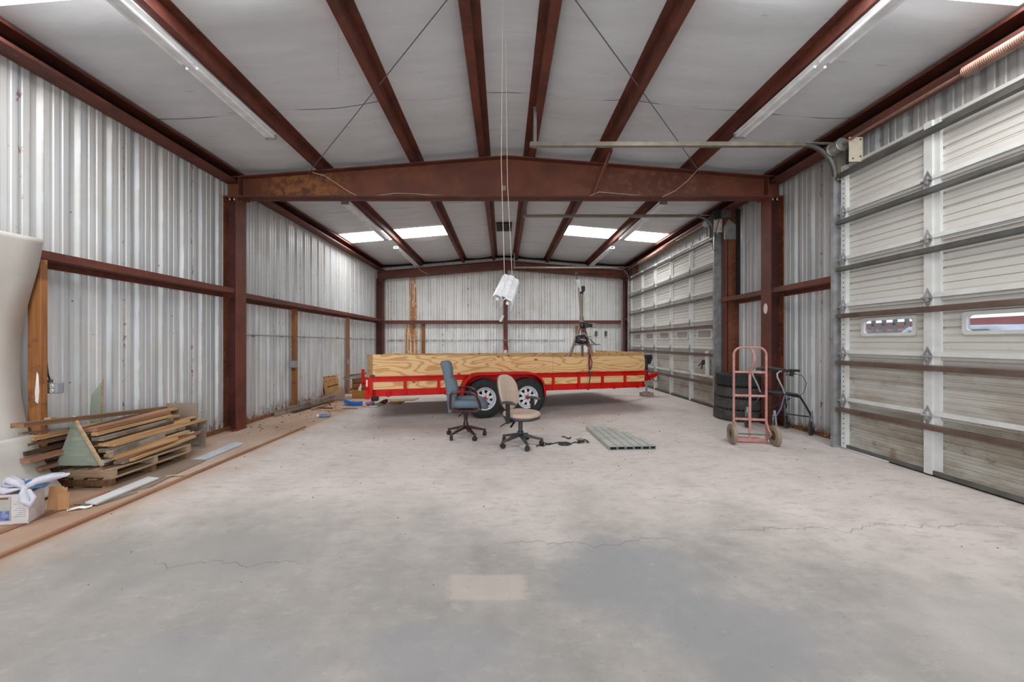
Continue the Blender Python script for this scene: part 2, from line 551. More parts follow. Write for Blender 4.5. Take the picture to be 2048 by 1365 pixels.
def wood(name, c1, c2, ax=0, scale=1.0, rough=0.7, knots=0.0, wear=None):
    m = Mat(name, rough)
    o = m.obj()
    st = [30 * scale, 30 * scale, 30 * scale]
    st[ax] = 1.6 * scale
    f = m.noise(m.scale(o, tuple(st)), 1.0, 5, 0.6, 0.3)
    g = m.noise(o, 3.0, 3)
    c = m.mix(m.ss(f, 0.35, 0.65), c1, c2)
    c = m.mix(m.math('MULTIPLY', m.ss(g, 0.45, 0.7), 0.35), c, tuple(int(x * 0.8) for x in c1))
    if wear:
        c = m.mix(m.math('MULTIPLY', m.ss(m.noise(o, 4.2, 5, 0.6), 0.5, 0.62), 0.7), c, wear)
    m.color(c); m.bump(f, 0.2, 0.003)
    return m.m
M['pine'] = wood('raw_pine', (200, 164, 118), (170, 130, 88), 1)
M['pine_brown'] = wood('brown_pine', (142, 108, 80), (112, 82, 60), 1)
M['pine_grey'] = wood('weathered_grey_lumber', (156, 144, 130), (122, 110, 98), 1, wear=(92, 84, 78))
M['pine_red'] = wood('reddish_lumber', (166, 122, 94), (138, 98, 74), 1)
M['pine_dark'] = wood('dark_lumber', (88, 66, 50), (64, 46, 36), 1)
M['pallet'] = wood('pallet_wood', (184, 160, 132), (158, 132, 104), 0)
M['pallet_y'] = wood('pallet_board', (178, 156, 128), (150, 124, 98), 1)
M['stud'] = wood('stained_stud', (158, 104, 54), (130, 80, 42), 2, wear=(98, 58, 34))
M['hardboard'] = noisy('brown_hardboard', (134, 118, 106), (148, 132, 118), 3, 0.55)
M['hardboard_dark'] = noisy('dark_hardboard', (124, 100, 82), (142, 118, 98), 3, 0.6)
M['white_board'] = noisy('white_painted_board', (206, 208, 208), (222, 224, 224), 4, 0.5)
M['blue_board'] = noisy('bluish_painted_board', (176, 188, 200), (198, 206, 212), 5, 0.5)

# plywood with swirling grain and knots, vertical faces in local XZ
m = Mat('plywood', 0.6)
o = m.obj()
q = m.scale(o, (0.55, 1.0, 3.0))
d = m.noise(q, 1.15, 2, 0.45)
wv = m.n('ShaderNodeMath', operation='SINE')
m.ln(m.math('MULTIPLY', d, 88.0), wv.inputs[0])
g = m.noise(m.scale(o, (2, 8, 40)), 1.0, 4)
c = m.mix(m.ss(wv.outputs[0], 0.1, 1.0), (222, 184, 130), (192, 142, 86))
c = m.mix(m.math('MULTIPLY', m.ss(g, 0.4, 0.7), 0.3), c, (228, 192, 142))
v = m.n('ShaderNodeTexVoronoi'); v.inputs['Scale'].default_value = 3.4; m.ln(m.scale(o, (0.9, 0.0, 1.7)), v.inputs['Vector'])
c = m.mix(m.ss(v.outputs['Distance'], 0.22, 0.07), c, (196, 138, 78))
c = m.mix(m.ss(v.outputs['Distance'], 0.10, 0.06), c, (112, 62, 34))
m.color(c); M['ply'] = m.m

m = Mat('red_trailer_paint', 0.5, 0.0, (192, 18, 12), 0.2)
m.color(m.mix(m.ss(m.noise(m.obj(), 3.0, 4), 0.35, 0.65), (186, 18, 12), (202, 28, 18)))
M['red'] = m.m
M['black_rubber'] = noisy('black_rubber', (24, 25, 27), (38, 39, 41), 12, 0.75)
M['grey_rubber'] = noisy('dusty_rubber', (54, 52, 50), (76, 72, 68), 10, 0.8)
M['tan_rubber'] = noisy('dusty_tan_rubber', (120, 108, 92), (146, 132, 112), 8, 0.8)
M['rim'] = plain('white_rim_paint', (214, 216, 222), 0.35)
M['galv'] = noisy('galvanised_steel', (140, 142, 142), (176, 178, 178), 9, 0.4, 0.6)
M['galv_dark'] = noisy('dull_grey_steel', (84, 84, 82), (112, 112, 108), 6, 0.5, 0.5)
M['tube_steel'] = noisy('grey_tube_steel', (156, 162, 158), (182, 188, 182), 5, 0.45, 0.3)
M['track'] = noisy('galvanised_track', (130, 122, 108), (158, 152, 140), 6, 0.4, 0.5)
M['brown_bar'] = noisy('rusty_strut', (92, 74, 66), (116, 100, 90), 5, 0.5, 0.4)
M['copper'] = noisy('rust_brown_spring', (156, 122, 106), (124, 92, 78), 10, 0.5, 0.2)
M['cream'] = noisy('cream_painted_plate', (206, 200, 184), (188, 178, 156), 8, 0.5)
M['black'] = noisy('black_plastic', (28, 28, 30), (42, 42, 44), 10, 0.5)
M['dark_hole'] = plain('dark_interior', (34, 30, 28), 0.9)
M['mahogany'] = noisy('mahogany_arm', (78, 36, 32), (58, 26, 25), 8, 0.3)
M['mahogany_dark'] = noisy('dark_brown_base', (58, 34, 32), (44, 28, 28), 8, 0.35)
M['grey_fabric'] = noisy('blue_grey_fabric', (90, 103, 116), (106, 119, 130), 60, 0.95, bump=0.1)
M['beige_fabric'] = noisy('beige_fabric', (174, 154, 138), (192, 172, 155), 50, 0.95, bump=0.1)
M['charcoal'] = noisy('charcoal_plastic', (54, 52, 54), (68, 66, 68), 10, 0.5)
M['pink'] = noisy('faded_pink_paint', (184, 136, 130), (164, 108, 100), 12, 0.5)
M['navy'] = noisy('navy_blue_tube', (38, 42, 84), (50, 56, 100), 6, 0.35)
M['white_metal'] = plain('white_enamel', (226, 228, 230), 0.35)
M['tube_glass'] = plain('unlit_tube', (236, 238, 240), 0.2)
M['grey_box'] = plain('grey_electrical_box', (140, 146, 150), 0.45)
M['outlet'] = plain('ivory_receptacle', (216, 212, 196), 0.4)
M['conduit'] = noisy('conduit', (132, 136, 136), (160, 164, 164), 8, 0.35, 0.5)
M['wire'] = plain('tan_wire', (176, 160, 140), 0.5)
M['cable'] = plain('steel_cable', (96, 98, 100), 0.4)
M['rope'] = plain('white_cord', (206, 198, 186), 0.8)
M['panel'] = noisy('offwhite_panel', (196, 192, 186), (208, 205, 199), 3, 0.5)
M['cardboard'] = noisy('cardboard', (176, 132, 90), (192, 148, 104), 6, 0.8)
M['carton_white'] = noisy('printed_carton', (206, 202, 202), (222, 218, 218), 12, 0.6)
M['carton_pink'] = noisy('pale_pink_print', (208, 188, 190), (222, 204, 206), 6, 0.6)
M['carton_grey'] = plain('grey_print', (178, 180, 174), 0.6)
M['carton_red'] = plain('red_print', (150, 60, 56), 0.6)
M['carton_blue'] = noisy('blue_print', (52, 76, 150), (150, 164, 206), 30, 0.6)
M['ink'] = plain('grey_ink', (132, 132, 140), 0.6)
M['bluefilm'] = noisy('blue_plastic_film', (48, 108, 158), (110, 150, 190), 20, 0.4)
M['film'] = noisy('grey_plastic_film', (176, 178, 192), (206, 206, 216), 14, 0.35)
M['tan_wood'] = wood('tan_veneer', (198, 152, 100), (182, 134, 84), 2)
M['brown_wood'] = wood('brown_veneer', (140, 90, 50), (120, 74, 40), 0)
M['yellow_wood'] = wood('yellow_brown_veneer', (172, 124, 56), (156, 106, 46), 2)
M['blue'] = noisy('bright_blue_plastic', (28, 92, 176), (36, 104, 190), 5, 0.4)
M['purple'] = noisy('purple_wrapper', (84, 70, 150), (176, 110, 130), 26, 0.5)
M['darkred'] = noisy('dark_red_cloth', (104, 36, 36), (78, 26, 28), 10, 0.7)
M['strap_red'] = noisy('dark_red_webbing', (124, 34, 52), (98, 26, 42), 16, 0.8)
M['hose_green'] = noisy('olive_plastic', (120, 120, 84), (140, 138, 100), 10, 0.6)
M['rust_debris'] = noisy('rusty_flakes', (150, 100, 58), (96, 60, 38), 30, 0.9)
M['mast'] = noisy('grey_brown_mast', (138, 124, 110), (158, 146, 132), 8, 0.5, 0.2)
M['ext_red'] = plain('extinguisher_red', (176, 30, 28), 0.3)
M['white'] = plain('white_label', (232, 230, 226), 0.5)
M['concrete_block'] = noisy('concrete_block', (142, 128, 112), (166, 150, 132), 12, 0.9, bump=0.3)
# door skins: white enamel, dirt and brown streaks growing towards the floor
m = Mat('door_skin', 0.42)
p = m.pos(); X = m.xyz()
f = m.noise(m.scale(p, (1, 0.7, 2.2)), 1.8, 6, 0.65); g = m.noise(p, 7, 6, 0.7)
c = m.ramp(f, [(0.3, (190, 188, 182)), (0.55, (212, 212, 208)), (0.7, (220, 220, 218))])
lowm = m.ss(X[2], 1.7, 0.1)
dirt = m.math('MULTIPLY', m.math('ADD', 0.22, m.math('MULTIPLY', lowm, 0.75)), m.ss(f, 0.38, 0.60))
c = m.mix(dirt, c, (140, 122, 98))
c = m.mix(m.math('MULTIPLY', lowm, 0.50), c, (142, 142, 132))
c = m.mix(m.math('MULTIPLY', m.math('MULTIPLY', lowm, m.ss(g, 0.55, 0.68)), 0.6), c, (112, 84, 60))
c = m.mix(m.math('MULTIPLY', m.ss(g, 0.6, 0.72), 0.2), c, (120, 116, 110))
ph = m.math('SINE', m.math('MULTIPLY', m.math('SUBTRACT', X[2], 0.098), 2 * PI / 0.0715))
c = m.mix(m.math('MULTIPLY', m.ss(ph, 0.90, 1.0), m.math('ADD', 0.25, m.math('MULTIPLY', f, 0.45))), c, (120, 114, 104))  # thin dark lines paint in the shading of the door ribs
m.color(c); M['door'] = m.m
M['door_frame'] = noisy('door_stile_enamel', (196, 198, 196), (214, 216, 214), 5, 0.4)
# skylight: translucent panel lit by the sky above
m = Mat('skylight_panel', 0.5, color=(240, 240, 240))
m.b.inputs['Emission Color'].default_value = (1, 1, 1, 1)
m.b.inputs['Emission Strength'].default_value = SKYLIGHT_STRENGTH
M['skylight'] = m.m
# clear glass
def glass(name, col, alpha_mix):
    m = bpy.data.materials.new(name); m.use_nodes = True
    t = m.node_tree; t.nodes.clear()
    o_ = t.nodes.new('ShaderNodeOutputMaterial'); mx = t.nodes.new('ShaderNodeMixShader')
    tr = t.nodes.new('ShaderNodeBsdfTransparent'); gl = t.nodes.new('ShaderNodeBsdfPrincipled')
    tr.inputs[0].default_value = lin(col)
    gl.inputs['Base Color'].default_value = lin(col); gl.inputs['Roughness'].default_value = 0.12
    mx.inputs[0].default_value = alpha_mix
    t.links.new(tr.outputs[0], mx.inputs[1]); t.links.new(gl.outputs[0], mx.inputs[2]); t.links.new(mx.outputs[0], o_.inputs[0])
    return m
M['pane'] = glass('window_pane', (225, 228, 232), 0.12)
M['plexi'] = glass('green_translucent_sheet', (214, 224, 212), 0.26)
M['pane_dusty'] = glass('dusty_pane', (168, 158, 148), 0.8)
M['ground'] = noisy('gravel_ground', (150, 140, 126), (180, 172, 160), 4, 0.95)
M['red_wall'] = noisy('red_wall_paint', (140, 40, 40), (156, 50, 48), 2, 0.6)
M['car_paint'] = plain('silver_car_paint', (196, 200, 206), 0.3, 0.2)

# ================================================================== SETTING
# floor slab with a slight rise towards the doors
b = MB()
xs = [-4.75, -3.0, -1.5, 0, 1.5, 3.0, 4.6]
ys = [-5.5 + i * 1.55 for i in range(13)]
b.grid([[Vector((x, y, fz(x))) for y in ys] for x in xs])
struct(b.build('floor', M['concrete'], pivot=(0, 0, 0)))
# roof insulation, sagging between the purlins
PUR = [-4.46, -4.2, -2.87, -1.39, -0.295, 0.41, 1.51, 2.97, 4.22, 4.55]
SKY_Y = [(2.1, 2.95), (9.17, 9.98)]
SKY_X = [(-4.2, -1.39), (1.51, 4.22)]
def linsp(a, b_, n): return [a + (b_ - a) * i / n for i in range(n + 1)]
yy = []
for a, c_, n in ((YF, 2.1, 50), (2.1, 2.95, 8), (2.95, 9.17, 62), (9.17, 9.98, 8), (9.98, 12.9, 30)):
    yy += linsp(a, c_, n)[:-1]
yy.append(12.9)
b = MB()
for k in range(len(PUR) - 1):
    x0, x1 = PUR[k], PUR[k + 1]
    n = 8 if x1 - x0 > 0.5 else 1
    xx = linsp(x0, x1, n)
    wide = min(1.0, (x1 - x0) / 1.4)
    has_sky = any(abs(x0 - s0[0]) < 0.01 or (x0 > s0[0] - 0.01 and x1 < s0[1] + 0.01) for s0 in SKY_X) and x1 - x0 > 0.5
    def zf(x, y):
        t = (x - x0) / (x1 - x0)
        sag = 0.05 * wide * math.sin(PI * t)
        fold = ((y - 3.37) / 1.62) % 1.0
        fd = min(fold, 1 - fold)
        z_ = roofz(x) - 0.008
        if n > 1:
            edge = 1.0
            for s0, s1 in SKY_Y:
                if has_sky: edge = min(edge, max(0, min(1, min(abs(y - s0), abs(y - s1)) / 0.2)) if not (s0 - 1e-4 <= y <= s1 + 1e-4) else 0)
            z_ -= (sag * (1.0 + 0.35 * math.sin(y * 2.3 + k)) + (0.022 * math.sin(PI * t) if fold < 0.03 else 0) - 0.012 * math.sin(PI * t) * math.exp(-fd * 12)) * edge
        return z_
    for i in range(len(yy) - 1):
        ym = (yy[i] + yy[i + 1]) / 2
        if has_sky and any(s0 < ym < s1 for s0, s1 in SKY_Y): continue
        for j in range(n):
            P = [(xx[j], yy[i]), (xx[j + 1], yy[i]), (xx[j + 1], yy[i + 1]), (xx[j], yy[i + 1])]
            b.add([(x, y, zf(x, y)) for x, y in P], [(0, 1, 2, 3)])
# weld so it shades smoothly
ceil_mesh = b
o = ceil_mesh.build('ceiling', M['insulation'], smooth=True, pivot=(0, 0, 4.2))
bm = bmesh.new(); bm.from_mesh(o.data); bmesh.ops.remove_doubles(bm, verts=bm.verts, dist=1e-4); bmesh.ops.recalc_face_normals(bm, faces=bm.faces); bm.to_mesh(o.data); bm.free()
o.data.shade_smooth()
struct(o)
k = 0
for (a, c_) in SKY_X:
    for (s0, s1) in SKY_Y:
        k += 1
        b = MB()
        b.add([(a, s0, roofz(a) + .0), (c_, s0, roofz(c_) + .0), (c_, s1, roofz(c_) + .0), (a, s1, roofz(a) + .0)], [(0, 3, 2, 1)])
        struct(b.build('window_%d' % (k + 20), M['skylight']))

# corrugated sheet walls ------------------------------------------------
RIB = 0.305
def rib_profile(s0, s1, phase=0.0):
    pts = []
    base = [(0.0, 0.034), (0.022, 0.034), (0.05, 0.0), (0.098, 0.0), (0.106, 0.007), (0.124, 0.007), (0.132, 0.0), (0.173, 0.0), (0.181, 0.007), (0.199, 0.007), (0.207, 0.0), (0.255, 0.0), (0.283, 0.034)]
    k0 = math.floor((s0 - phase) / RIB) - 1
    k1 = math.ceil((s1 - phase) / RIB) + 1
    raw = []
    for k in range(k0, k1):
        for (s_, d) in base: raw.append((phase + k * RIB + s_, d))
    def val(s):
        for i in range(len(raw) - 1):
            if raw[i][0] <= s <= raw[i + 1][0]:
                t = (s - raw[i][0]) / max(1e-9, raw[i + 1][0] - raw[i][0])
                return raw[i][1] * (1 - t) + raw[i + 1][1] * t
        return 0
    out = [(s0, val(s0))] + [q for q in raw if s0 < q[0] < s1] + [(s1, val(s1))]
    return out
def sheet_x(mb, xw, sgn, y0, y1, zb, zt):      # wall at constant x, ribs bulge outwards
    pr = rib_profile(y0, y1, 0.07)
    r1 = [Vector((xw + sgn * d, s_, zb)) for s_, d in pr]
    r2 = [Vector((xw + sgn * d, s_, zt)) for s_, d in pr]
    mb.grid([r1, r2])
b = MB(); sheet_x(b, XL, -1, YF, YB, -0.02, 4.16)
struct(b.build('wall_left', M['sheet_side'], pivot=(XL, 0, 0)))
D1 = (-0.22, 4.48); D2 = (7.15, 11.9); DTOP = 3.565
b = MB()
sheet_x(b, XR, 1, YF, D1[0] - 0.1, 0.07, 4.16)
sheet_x(b, XR, 1, D1[0] - 0.1, D1[1] + 0.1, DTOP - 0.03, 4.16)
sheet_x(b, XR, 1, D1[1] + 0.1, D2[0] - 0.2, 0.09, 4.16)
sheet_x(b, XR, 1, D2[0] - 0.2, D2[1] + 0.1, DTOP - 0.03, 4.16)
sheet_x(b, XR, 1, D2[1] + 0.1, YB, 0.07, 4.16)
struct(b.build('wall_right', M['sheet_side'], pivot=(XR, 0, 0)))
b = MB()
pr = rib_profile(XL - 0.03, XR + 0.03, 0.1)
b.grid([[Vector((s_, YB + d, -0.02)) for s_, d in pr], [Vector((s_, YB + d, roofz(s_) - 0.004)) for s_, d in pr]])
struct(b.build('wall_back', M['sheet_back'], pivot=(0, YB, 0)))
# dark strip standing in for the shadow gap between roof and back wall
b = MB()
for sx in (XL, RX), (RX, XR):
    a, c_ = sx
    b.extr([(a, 0, roofz(a) - .09), (c_, 0, roofz(c_) - .09), (c_, 0, roofz(c_) - .012), (a, 0, roofz(a) - .012)], (0, YB - .12, 0), (0, YB - .02, 0))
struct(b.build('trim_1', M['dark_hole']))
# rusty foot angle along the left wall, ledge with flakes along the right wall
b = MB(); b.box(XL, XL + 0.07, 3.4, YB, 0.0, 0.05)
struct(b.build('baseboard_left', M['rust_debris']))
b = MB(); b.box(4.42, 4.6, 4.6, D2[0] - 0.2, 0.05, 0.085)
struct(b.build('baseboard_right', M['concrete_block']))
# ground outside
b = MB(); b.box(-40, 60, -40, 60, -0.35, -0.12)
struct(b.build('floor_outside', M['ground'], pivot=(0, 0, -0.35)))

# ================================================================== STEEL FRAME
T = 0.006
def beamtop(x): return 4.35 - 0.0775 * abs(x - RX)
def zpurlin(wx, y0, y1, name, label):
    sg = -1 if wx < 0 else 1
    zt = roofz(wx) - 0.012; zb = beamtop(wx) + 0.004
    f = 0.085
    prof = [(0, zb), (f, zb), (f + .012, zb + .02), (f + .012 - T, zb + .02), (f - T, zb + T), (T, zb + T), (T, zt), (-f, zt - 0.0), (-f, zt - T), (0, zt - T)]
    b = MB()
    b.extr([(wx + sg * px, 0, z) for px, z in prof], (0, y0, 0), (0, y1, 0))
    o = b.build(name, M['primer'])
    return tag(o, label, 'roof purlin')
pn = [(-2.87, 'red steel roof purlin, outermost of the left three, beside the left strip lights'),
      (-1.39, 'red steel roof purlin, middle one left of the ridge, with the pull chain'),
      (-0.295, 'red steel roof purlin directly left of the roof ridge'),
      (0.41, 'red steel roof purlin directly right of the roof ridge, holding the track ends'),
      (1.51, 'red steel roof purlin, middle one right of the ridge, above the diagonal brace'),
      (2.97, 'red steel roof purlin, outermost of the right three, beside the right strip lights')]
for x, lb in pn:
    zpurlin(x, YF, YB - 0.05, 'roof_purlin', lb)['group'] = 'roof purlins'
for sg, lb in ((-1, 'red steel eave strut along the top of the left wall'), (1, 'red steel eave strut above the overhead doors on the right')):
    t = thing('eave_strut', lb, 'eave strut', (sg * 4.42, 5, 3.93), world=True, group='eave struts')
    for nm, prof, mt in (('lower_flange', [(4.425, 3.935), (4.22, 3.935), (4.22, 3.968), (4.22 + T, 3.968), (4.22 + T, 3.935 + T), (4.425, 3.935 + T)], 'primer'),
                     ('upper_flange', [(4.425, 4.125), (4.22, 4.125), (4.22, 4.095), (4.22 + T, 4.095), (4.22 + T, 4.125 - T), (4.425, 4.125 - T)], 'primer'),
                     ('web', [(4.425, 3.935 + T), (4.425, 4.125 - T), (4.419, 4.125 - T), (4.419, 3.935 + T)], 'recess_shade')):
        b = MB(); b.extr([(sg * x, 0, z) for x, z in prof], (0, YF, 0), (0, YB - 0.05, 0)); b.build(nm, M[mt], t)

def column(sg, ym, zt, label, side=1):
    bx = 4.3 * sg
    zb = fz(bx)
    t = thing('steel_column', label, 'column', (bx, ym, zb), world=True, group='steel frame columns')
    b = MB(); b.box(min(sg * 4.2, sg * 4.215), max(sg * 4.2, sg * 4.215), ym - .105, ym + .105, zb, zt)
    b.build('inner_flange', M['primer'], t)
    b = MB(); b.box(min(sg * 4.215, sg * 4.40), max(sg * 4.215, sg * 4.40), ym - .006, ym + .006, zb, zt)
    b.build('web', M['primer_dark'], t)
    b = MB(); b.box(min(sg * 4.40, sg * 4.413), max(sg * 4.40, sg * 4.413), ym - .105, ym + .105, zb, zt)
    b.build('outer_flange', M['rust_jamb'], t)
    b = MB(); b.box(min(sg * 4.19, sg * 4.42), max(sg * 4.19, sg * 4.42), ym - .115, ym + .115, zb, zb + .014)
    b.build('base_plate', M['rust_jamb'], t)
    b = MB(); b.box(min(sg * 4.13, sg * 4.42), max(sg * 4.13, sg * 4.42), ym - .11, ym + .11, zt - .014, zt - .001)
    cp = b.build('cap_plate', M['primer'], t)
    for dx in (4.27, 4.34):
        for dy in (-.06,):
            b = MB(); b.cyl((sg * dx, ym + dy, zt - .05), (sg * dx, ym + dy, zt - .012), .014, n=6)
            b.build('bolt', M['galv'], t)
    return t
column(-1, YM, 3.70, 'red steel column on the left wall under the main rafter')
cr_ = column(1, YM, 3.70, 'red steel column on the right wall beside the rollator')
pm_ = MB(); pm_.extr([(0, .045 * math.cos(q * PI / 8), .085 * math.sin(q * PI / 8)) for q in range(16)], (4.1985, YM, 1.94), (4.2, YM, 1.94)); pm_.build('paint_patch', M['carton_pink'], cr_)['label'] = 'pale round paint patch'
column(-1, YE, 3.60, 'red steel corner column at the back left')
column(1, YE, 3.60, 'red steel corner column at the back right')
b_ = MB(); b_.box(4.05, 4.11, 12.40, 12.43, .08, 3.55); tag(b_.build('steel_angle', M['track']), 'pale upright steel angle before the back right corner column', 'steel angle')
def rafter(ym, label, bot, top, mat, hw=0.105, xe=4.41, mat2=None):
    t = thing('roof_rafter', label, 'rafter', (RX, ym, bot(0)), world=True)
    pts = [(-xe, bot(-xe)), (RX, bot(RX)), (xe, bot(xe)), (xe, top(xe)), (RX, top(RX)), (-xe, top(-xe))]
    b = MB()
    pl = [(x, 0, z) for x, z in pts]
    b.extr([pl[0], pl[1], pl[4], pl[5]], (0, ym - .006, 0), (0, ym + .006, 0))
    b.extr([pl[1], pl[2], pl[3], pl[4]], (0, ym - .006, 0), (0, ym + .006, 0))
    b.build('web', mat, t)
    for nm, fn, dz in (('bottom_flange', bot, 0.0), ('top_flange', top, -0.016)):
        b = MB()
        for a, c_ in ((-xe, RX), (RX, xe)):
            b.extr([(a, 0, fn(a) + dz), (c_, 0, fn(c_) + dz), (c_, 0, fn(c_) + dz + .014), (a, 0, fn(a) + dz + .014)], (0, ym - hw, 0), (0, ym + hw, 0))
        b.build(nm, mat2 or mat, t)
    return t
rf = rafter(YM, 'deep rusty red main rafter spanning the building between the two near columns', lambda x: 3.701, beamtop, M['rafter'], mat2=M['primer'])
for sg in (-1, 1):
    b = MB(); b.box(min(sg * 4.17, sg * 4.18), max(sg * 4.17, sg * 4.18), YM - .1, YM + .1, 3.716, beamtop(4.17) - .018)
    b.build('stiffener', M['primer'], rf)
b = MB(); b.box(-.02, .04, YM - .02, YM - .006, 3.83, 3.90); b.build('splice_plate', M['mast'], rf)
rafter(YE, 'red end rafter under the roof at the back wall', lambda x: 3.955 - .079 * abs(x - RX), lambda x: 4.26 - .0875 * abs(x - RX), M['primer'], hw=0.09)

def girt_x(sg, y0, y1, z, label, lipz=0.07):
    # z is the web height; inner flange turned up, outer flange turned down
    prof = [(4.222, z), (4.414, z), (4.414, z - .065), (4.414 - T, z - .065), (4.414 - T, z - T), (4.222, z - T)]
    prof = [(4.222, z + lipz), (4.222, z - T), (4.414 - T, z - T), (4.414 - T, z - .065), (4.414, z - .065), (4.414, z), (4.222 + T, z), (4.222 + T, z + lipz)]
    b = MB(); b.extr([(sg * x, 0, zz) for x, zz in prof], (0, y0, 0), (0, y1, 0))
    return tag(b.build('wall_girt', M['primer']), label, 'wall girt', 'wall girts')
girt_x(-1, YF, YM - .11, 2.175, 'red steel wall girt on the left wall in front of the column')
girt_x(-1, YM + .11, YE - .1, 2.135, 'red steel wall girt on the left wall behind the column')
girt_x(1, D1[1] + .14, YM - .11, 2.185, 'short red steel wall girt between the near overhead door and the right column')
girt_x(1, YM + .11, D2[0] - .17, 2.185, 'short red steel wall girt between the right column and the far overhead door')
girt_x(1, D2[1] + .05, YE - .1, 2.16, 'stub of red wall girt in the back right corner')
for a, c_, lb in ((-4.18, -0.02, 'red steel girt across the back wall, left of the centre column'), (0.16, 4.18, 'red steel girt across the back wall, right of the centre column')):
    b = MB(); prof = [(12.66, 2.17), (12.86, 2.17), (12.86, 2.17 - T), (12.66 + T, 2.17 - T), (12.66 + T, 2.055 + T), (12.70, 2.055 + T), (12.70, 2.055), (12.66, 2.055)]
    b.extr([(0, y, z) for y, z in prof], (a, 0, 0), (c_, 0, 0))
    tag(b.build('wall_girt', M['primer']), lb, 'wall girt', 'wall girts')
# centre wind column of the back wall
t = thing('wind_column', 'slim red centre column of the back wall behind the fire extinguisher', 'column', (0.07, 12.7, 0), world=True)
b = MB(); b.box(0.0, 0.14, 12.62, 12.632, 0, 3.93); b.build('front_flange', M['primer'], t)
b = MB(); b.box(0.064, 0.076, 12.632, 12.84, 0, 3.93); b.build('web', M['primer_dark'], t)
# wooden studs
def stud(x0, x1, y0, y1, z1, mat, label, ztop=0):
    b = MB(); b.box(x0, x1, y0, y1, ztop, z1)
    return tag(b.build('wall_stud', mat, bevel=.004), label, 'wall stud', 'wooden wall studs')
o = stud(-4.337, -4.215, 3.28, 3.33, 2.16, M['stud'], 'orange-stained wooden stud with a white paint smear behind the curved panel')
sm_ = MB(); sm_.extr([(-4.262, 0, .86), (-4.238, 0, .84), (-4.228, 0, .95), (-4.236, 0, 1.10), (-4.25, 0, 1.13), (-4.258, 0, 1.02), (-4.266, 0, .95)], (0, 3.277, 0), (0, 3.2795, 0))
sm_.v = [v - o.location for v in sm_.v]; OFF[o.name] = Vector((0, 0, 0)); sm_.build('paint_smear', M['white'], o)['label'] = 'white paint smear'
stud(-4.41, -4.32, 7.48, 7.56, 2.09, M['stud'], 'wooden stud on the left wall carrying the grey switch box')
stud(-4.41, -4.32, 10.05, 10.13, 2.09, M['pine_red'], 'wooden stud on the left wall farthest back, near the trailer')
b = MB(); b.box(-2.92, -2.80, 12.78, 12.86, 0.0, 2.05); tag(b.build('wall_stud', M['stud'], bevel=.003), 'orange wooden stud on the back wall beside the rust streaks', 'wall stud', 'wooden wall studs')
# door jambs
def jamb(y0, y1, x0, x1, label, mat, mat2=None):
    t = thing('door_jamb', label, 'door jamb', ((x0 + x1) / 2, (y0 + y1) / 2, 0.08), world=True, group='steel door jambs')
    b = MB(); b.box(x0, x1, y0, y0 + .008, 0.08, 3.92); b.build('web', mat, t)
    b = MB(); b.box(x0, x0 + .008, y0, y1, 0.08, 3.92); b.build('inner_flange', mat2 or M['primer'], t)
    return t
jamb(6.86, 7.02, 4.27, 4.49, 'rust-stained steel jamb left of the far overhead door, behind the tyres', M['rust_jamb'])
jamb(D2[1] + .08, D2[1] + .2, 4.25, 4.49, 'steel jamb at the back end of the far overhead door', M['primer'])
jamb(4.52, 4.60, 4.265, 4.49, 'grey steel jamb of the near overhead door, behind its vertical track', M['galv'], M['galv'])
for (y0, y1) in ((4.46, 4.56), (7.0, 7.18), (11.88, 12.02)):
    b = MB(); b.box(4.276, 4.284, y0, y1, 0.085, 3.93)
    struct(b.build('trim_%d' % (2 + int(y0 > 5) + int(y0 > 8)), M['galv_dark']))

# ================================================================== OVERHEAD DOORS
SEC_H = 0.581
PROF = [(0.0, -.030), (0.045, -.030), (0.048, 0.0), (0.125, 0.0), (0.131, .006), (0.138, 0.0), (0.19, 0.0), (0.196, .006), (0.203, 0.0),
        (0.262, 0.0), (0.268, .014), (0.284, .014), (0.290, 0.0), (0.34, 0.0), (0.346, .006), (0.353, 0.0), (0.405, 0.0), (0.411, .014), (0.427, .014), (0.433, 0.0),
        (0.49, 0.0), (0.496, .006), (0.503, 0.0), (0.545, 0.0), (0.548, -.022), (0.5815, -.022)]
def pv(z):
    for i in range(len(PROF) - 1):
        if PROF[i][0] <= z <= PROF[i + 1][0]:
            t = (z - PROF[i][0]) / (PROF[i + 1][0] - PROF[i][0])
            return PROF[i][1] * (1 - t) + PROF[i + 1][1] * t
    return 0
def skin(mb, y0, y1, zb, za=-0.0005, zc=0.5812):
    pr = [(za, pv(za))] + [q for q in PROF if za < q[0] < zc] + [(zc, pv(zc))]
    xw = XD + 0.03
    mb.grid([[Vector((xw + d, y0, zb + z)) for z, d in pr], [Vector((xw + d, y1, zb + z)) for z, d in pr]])
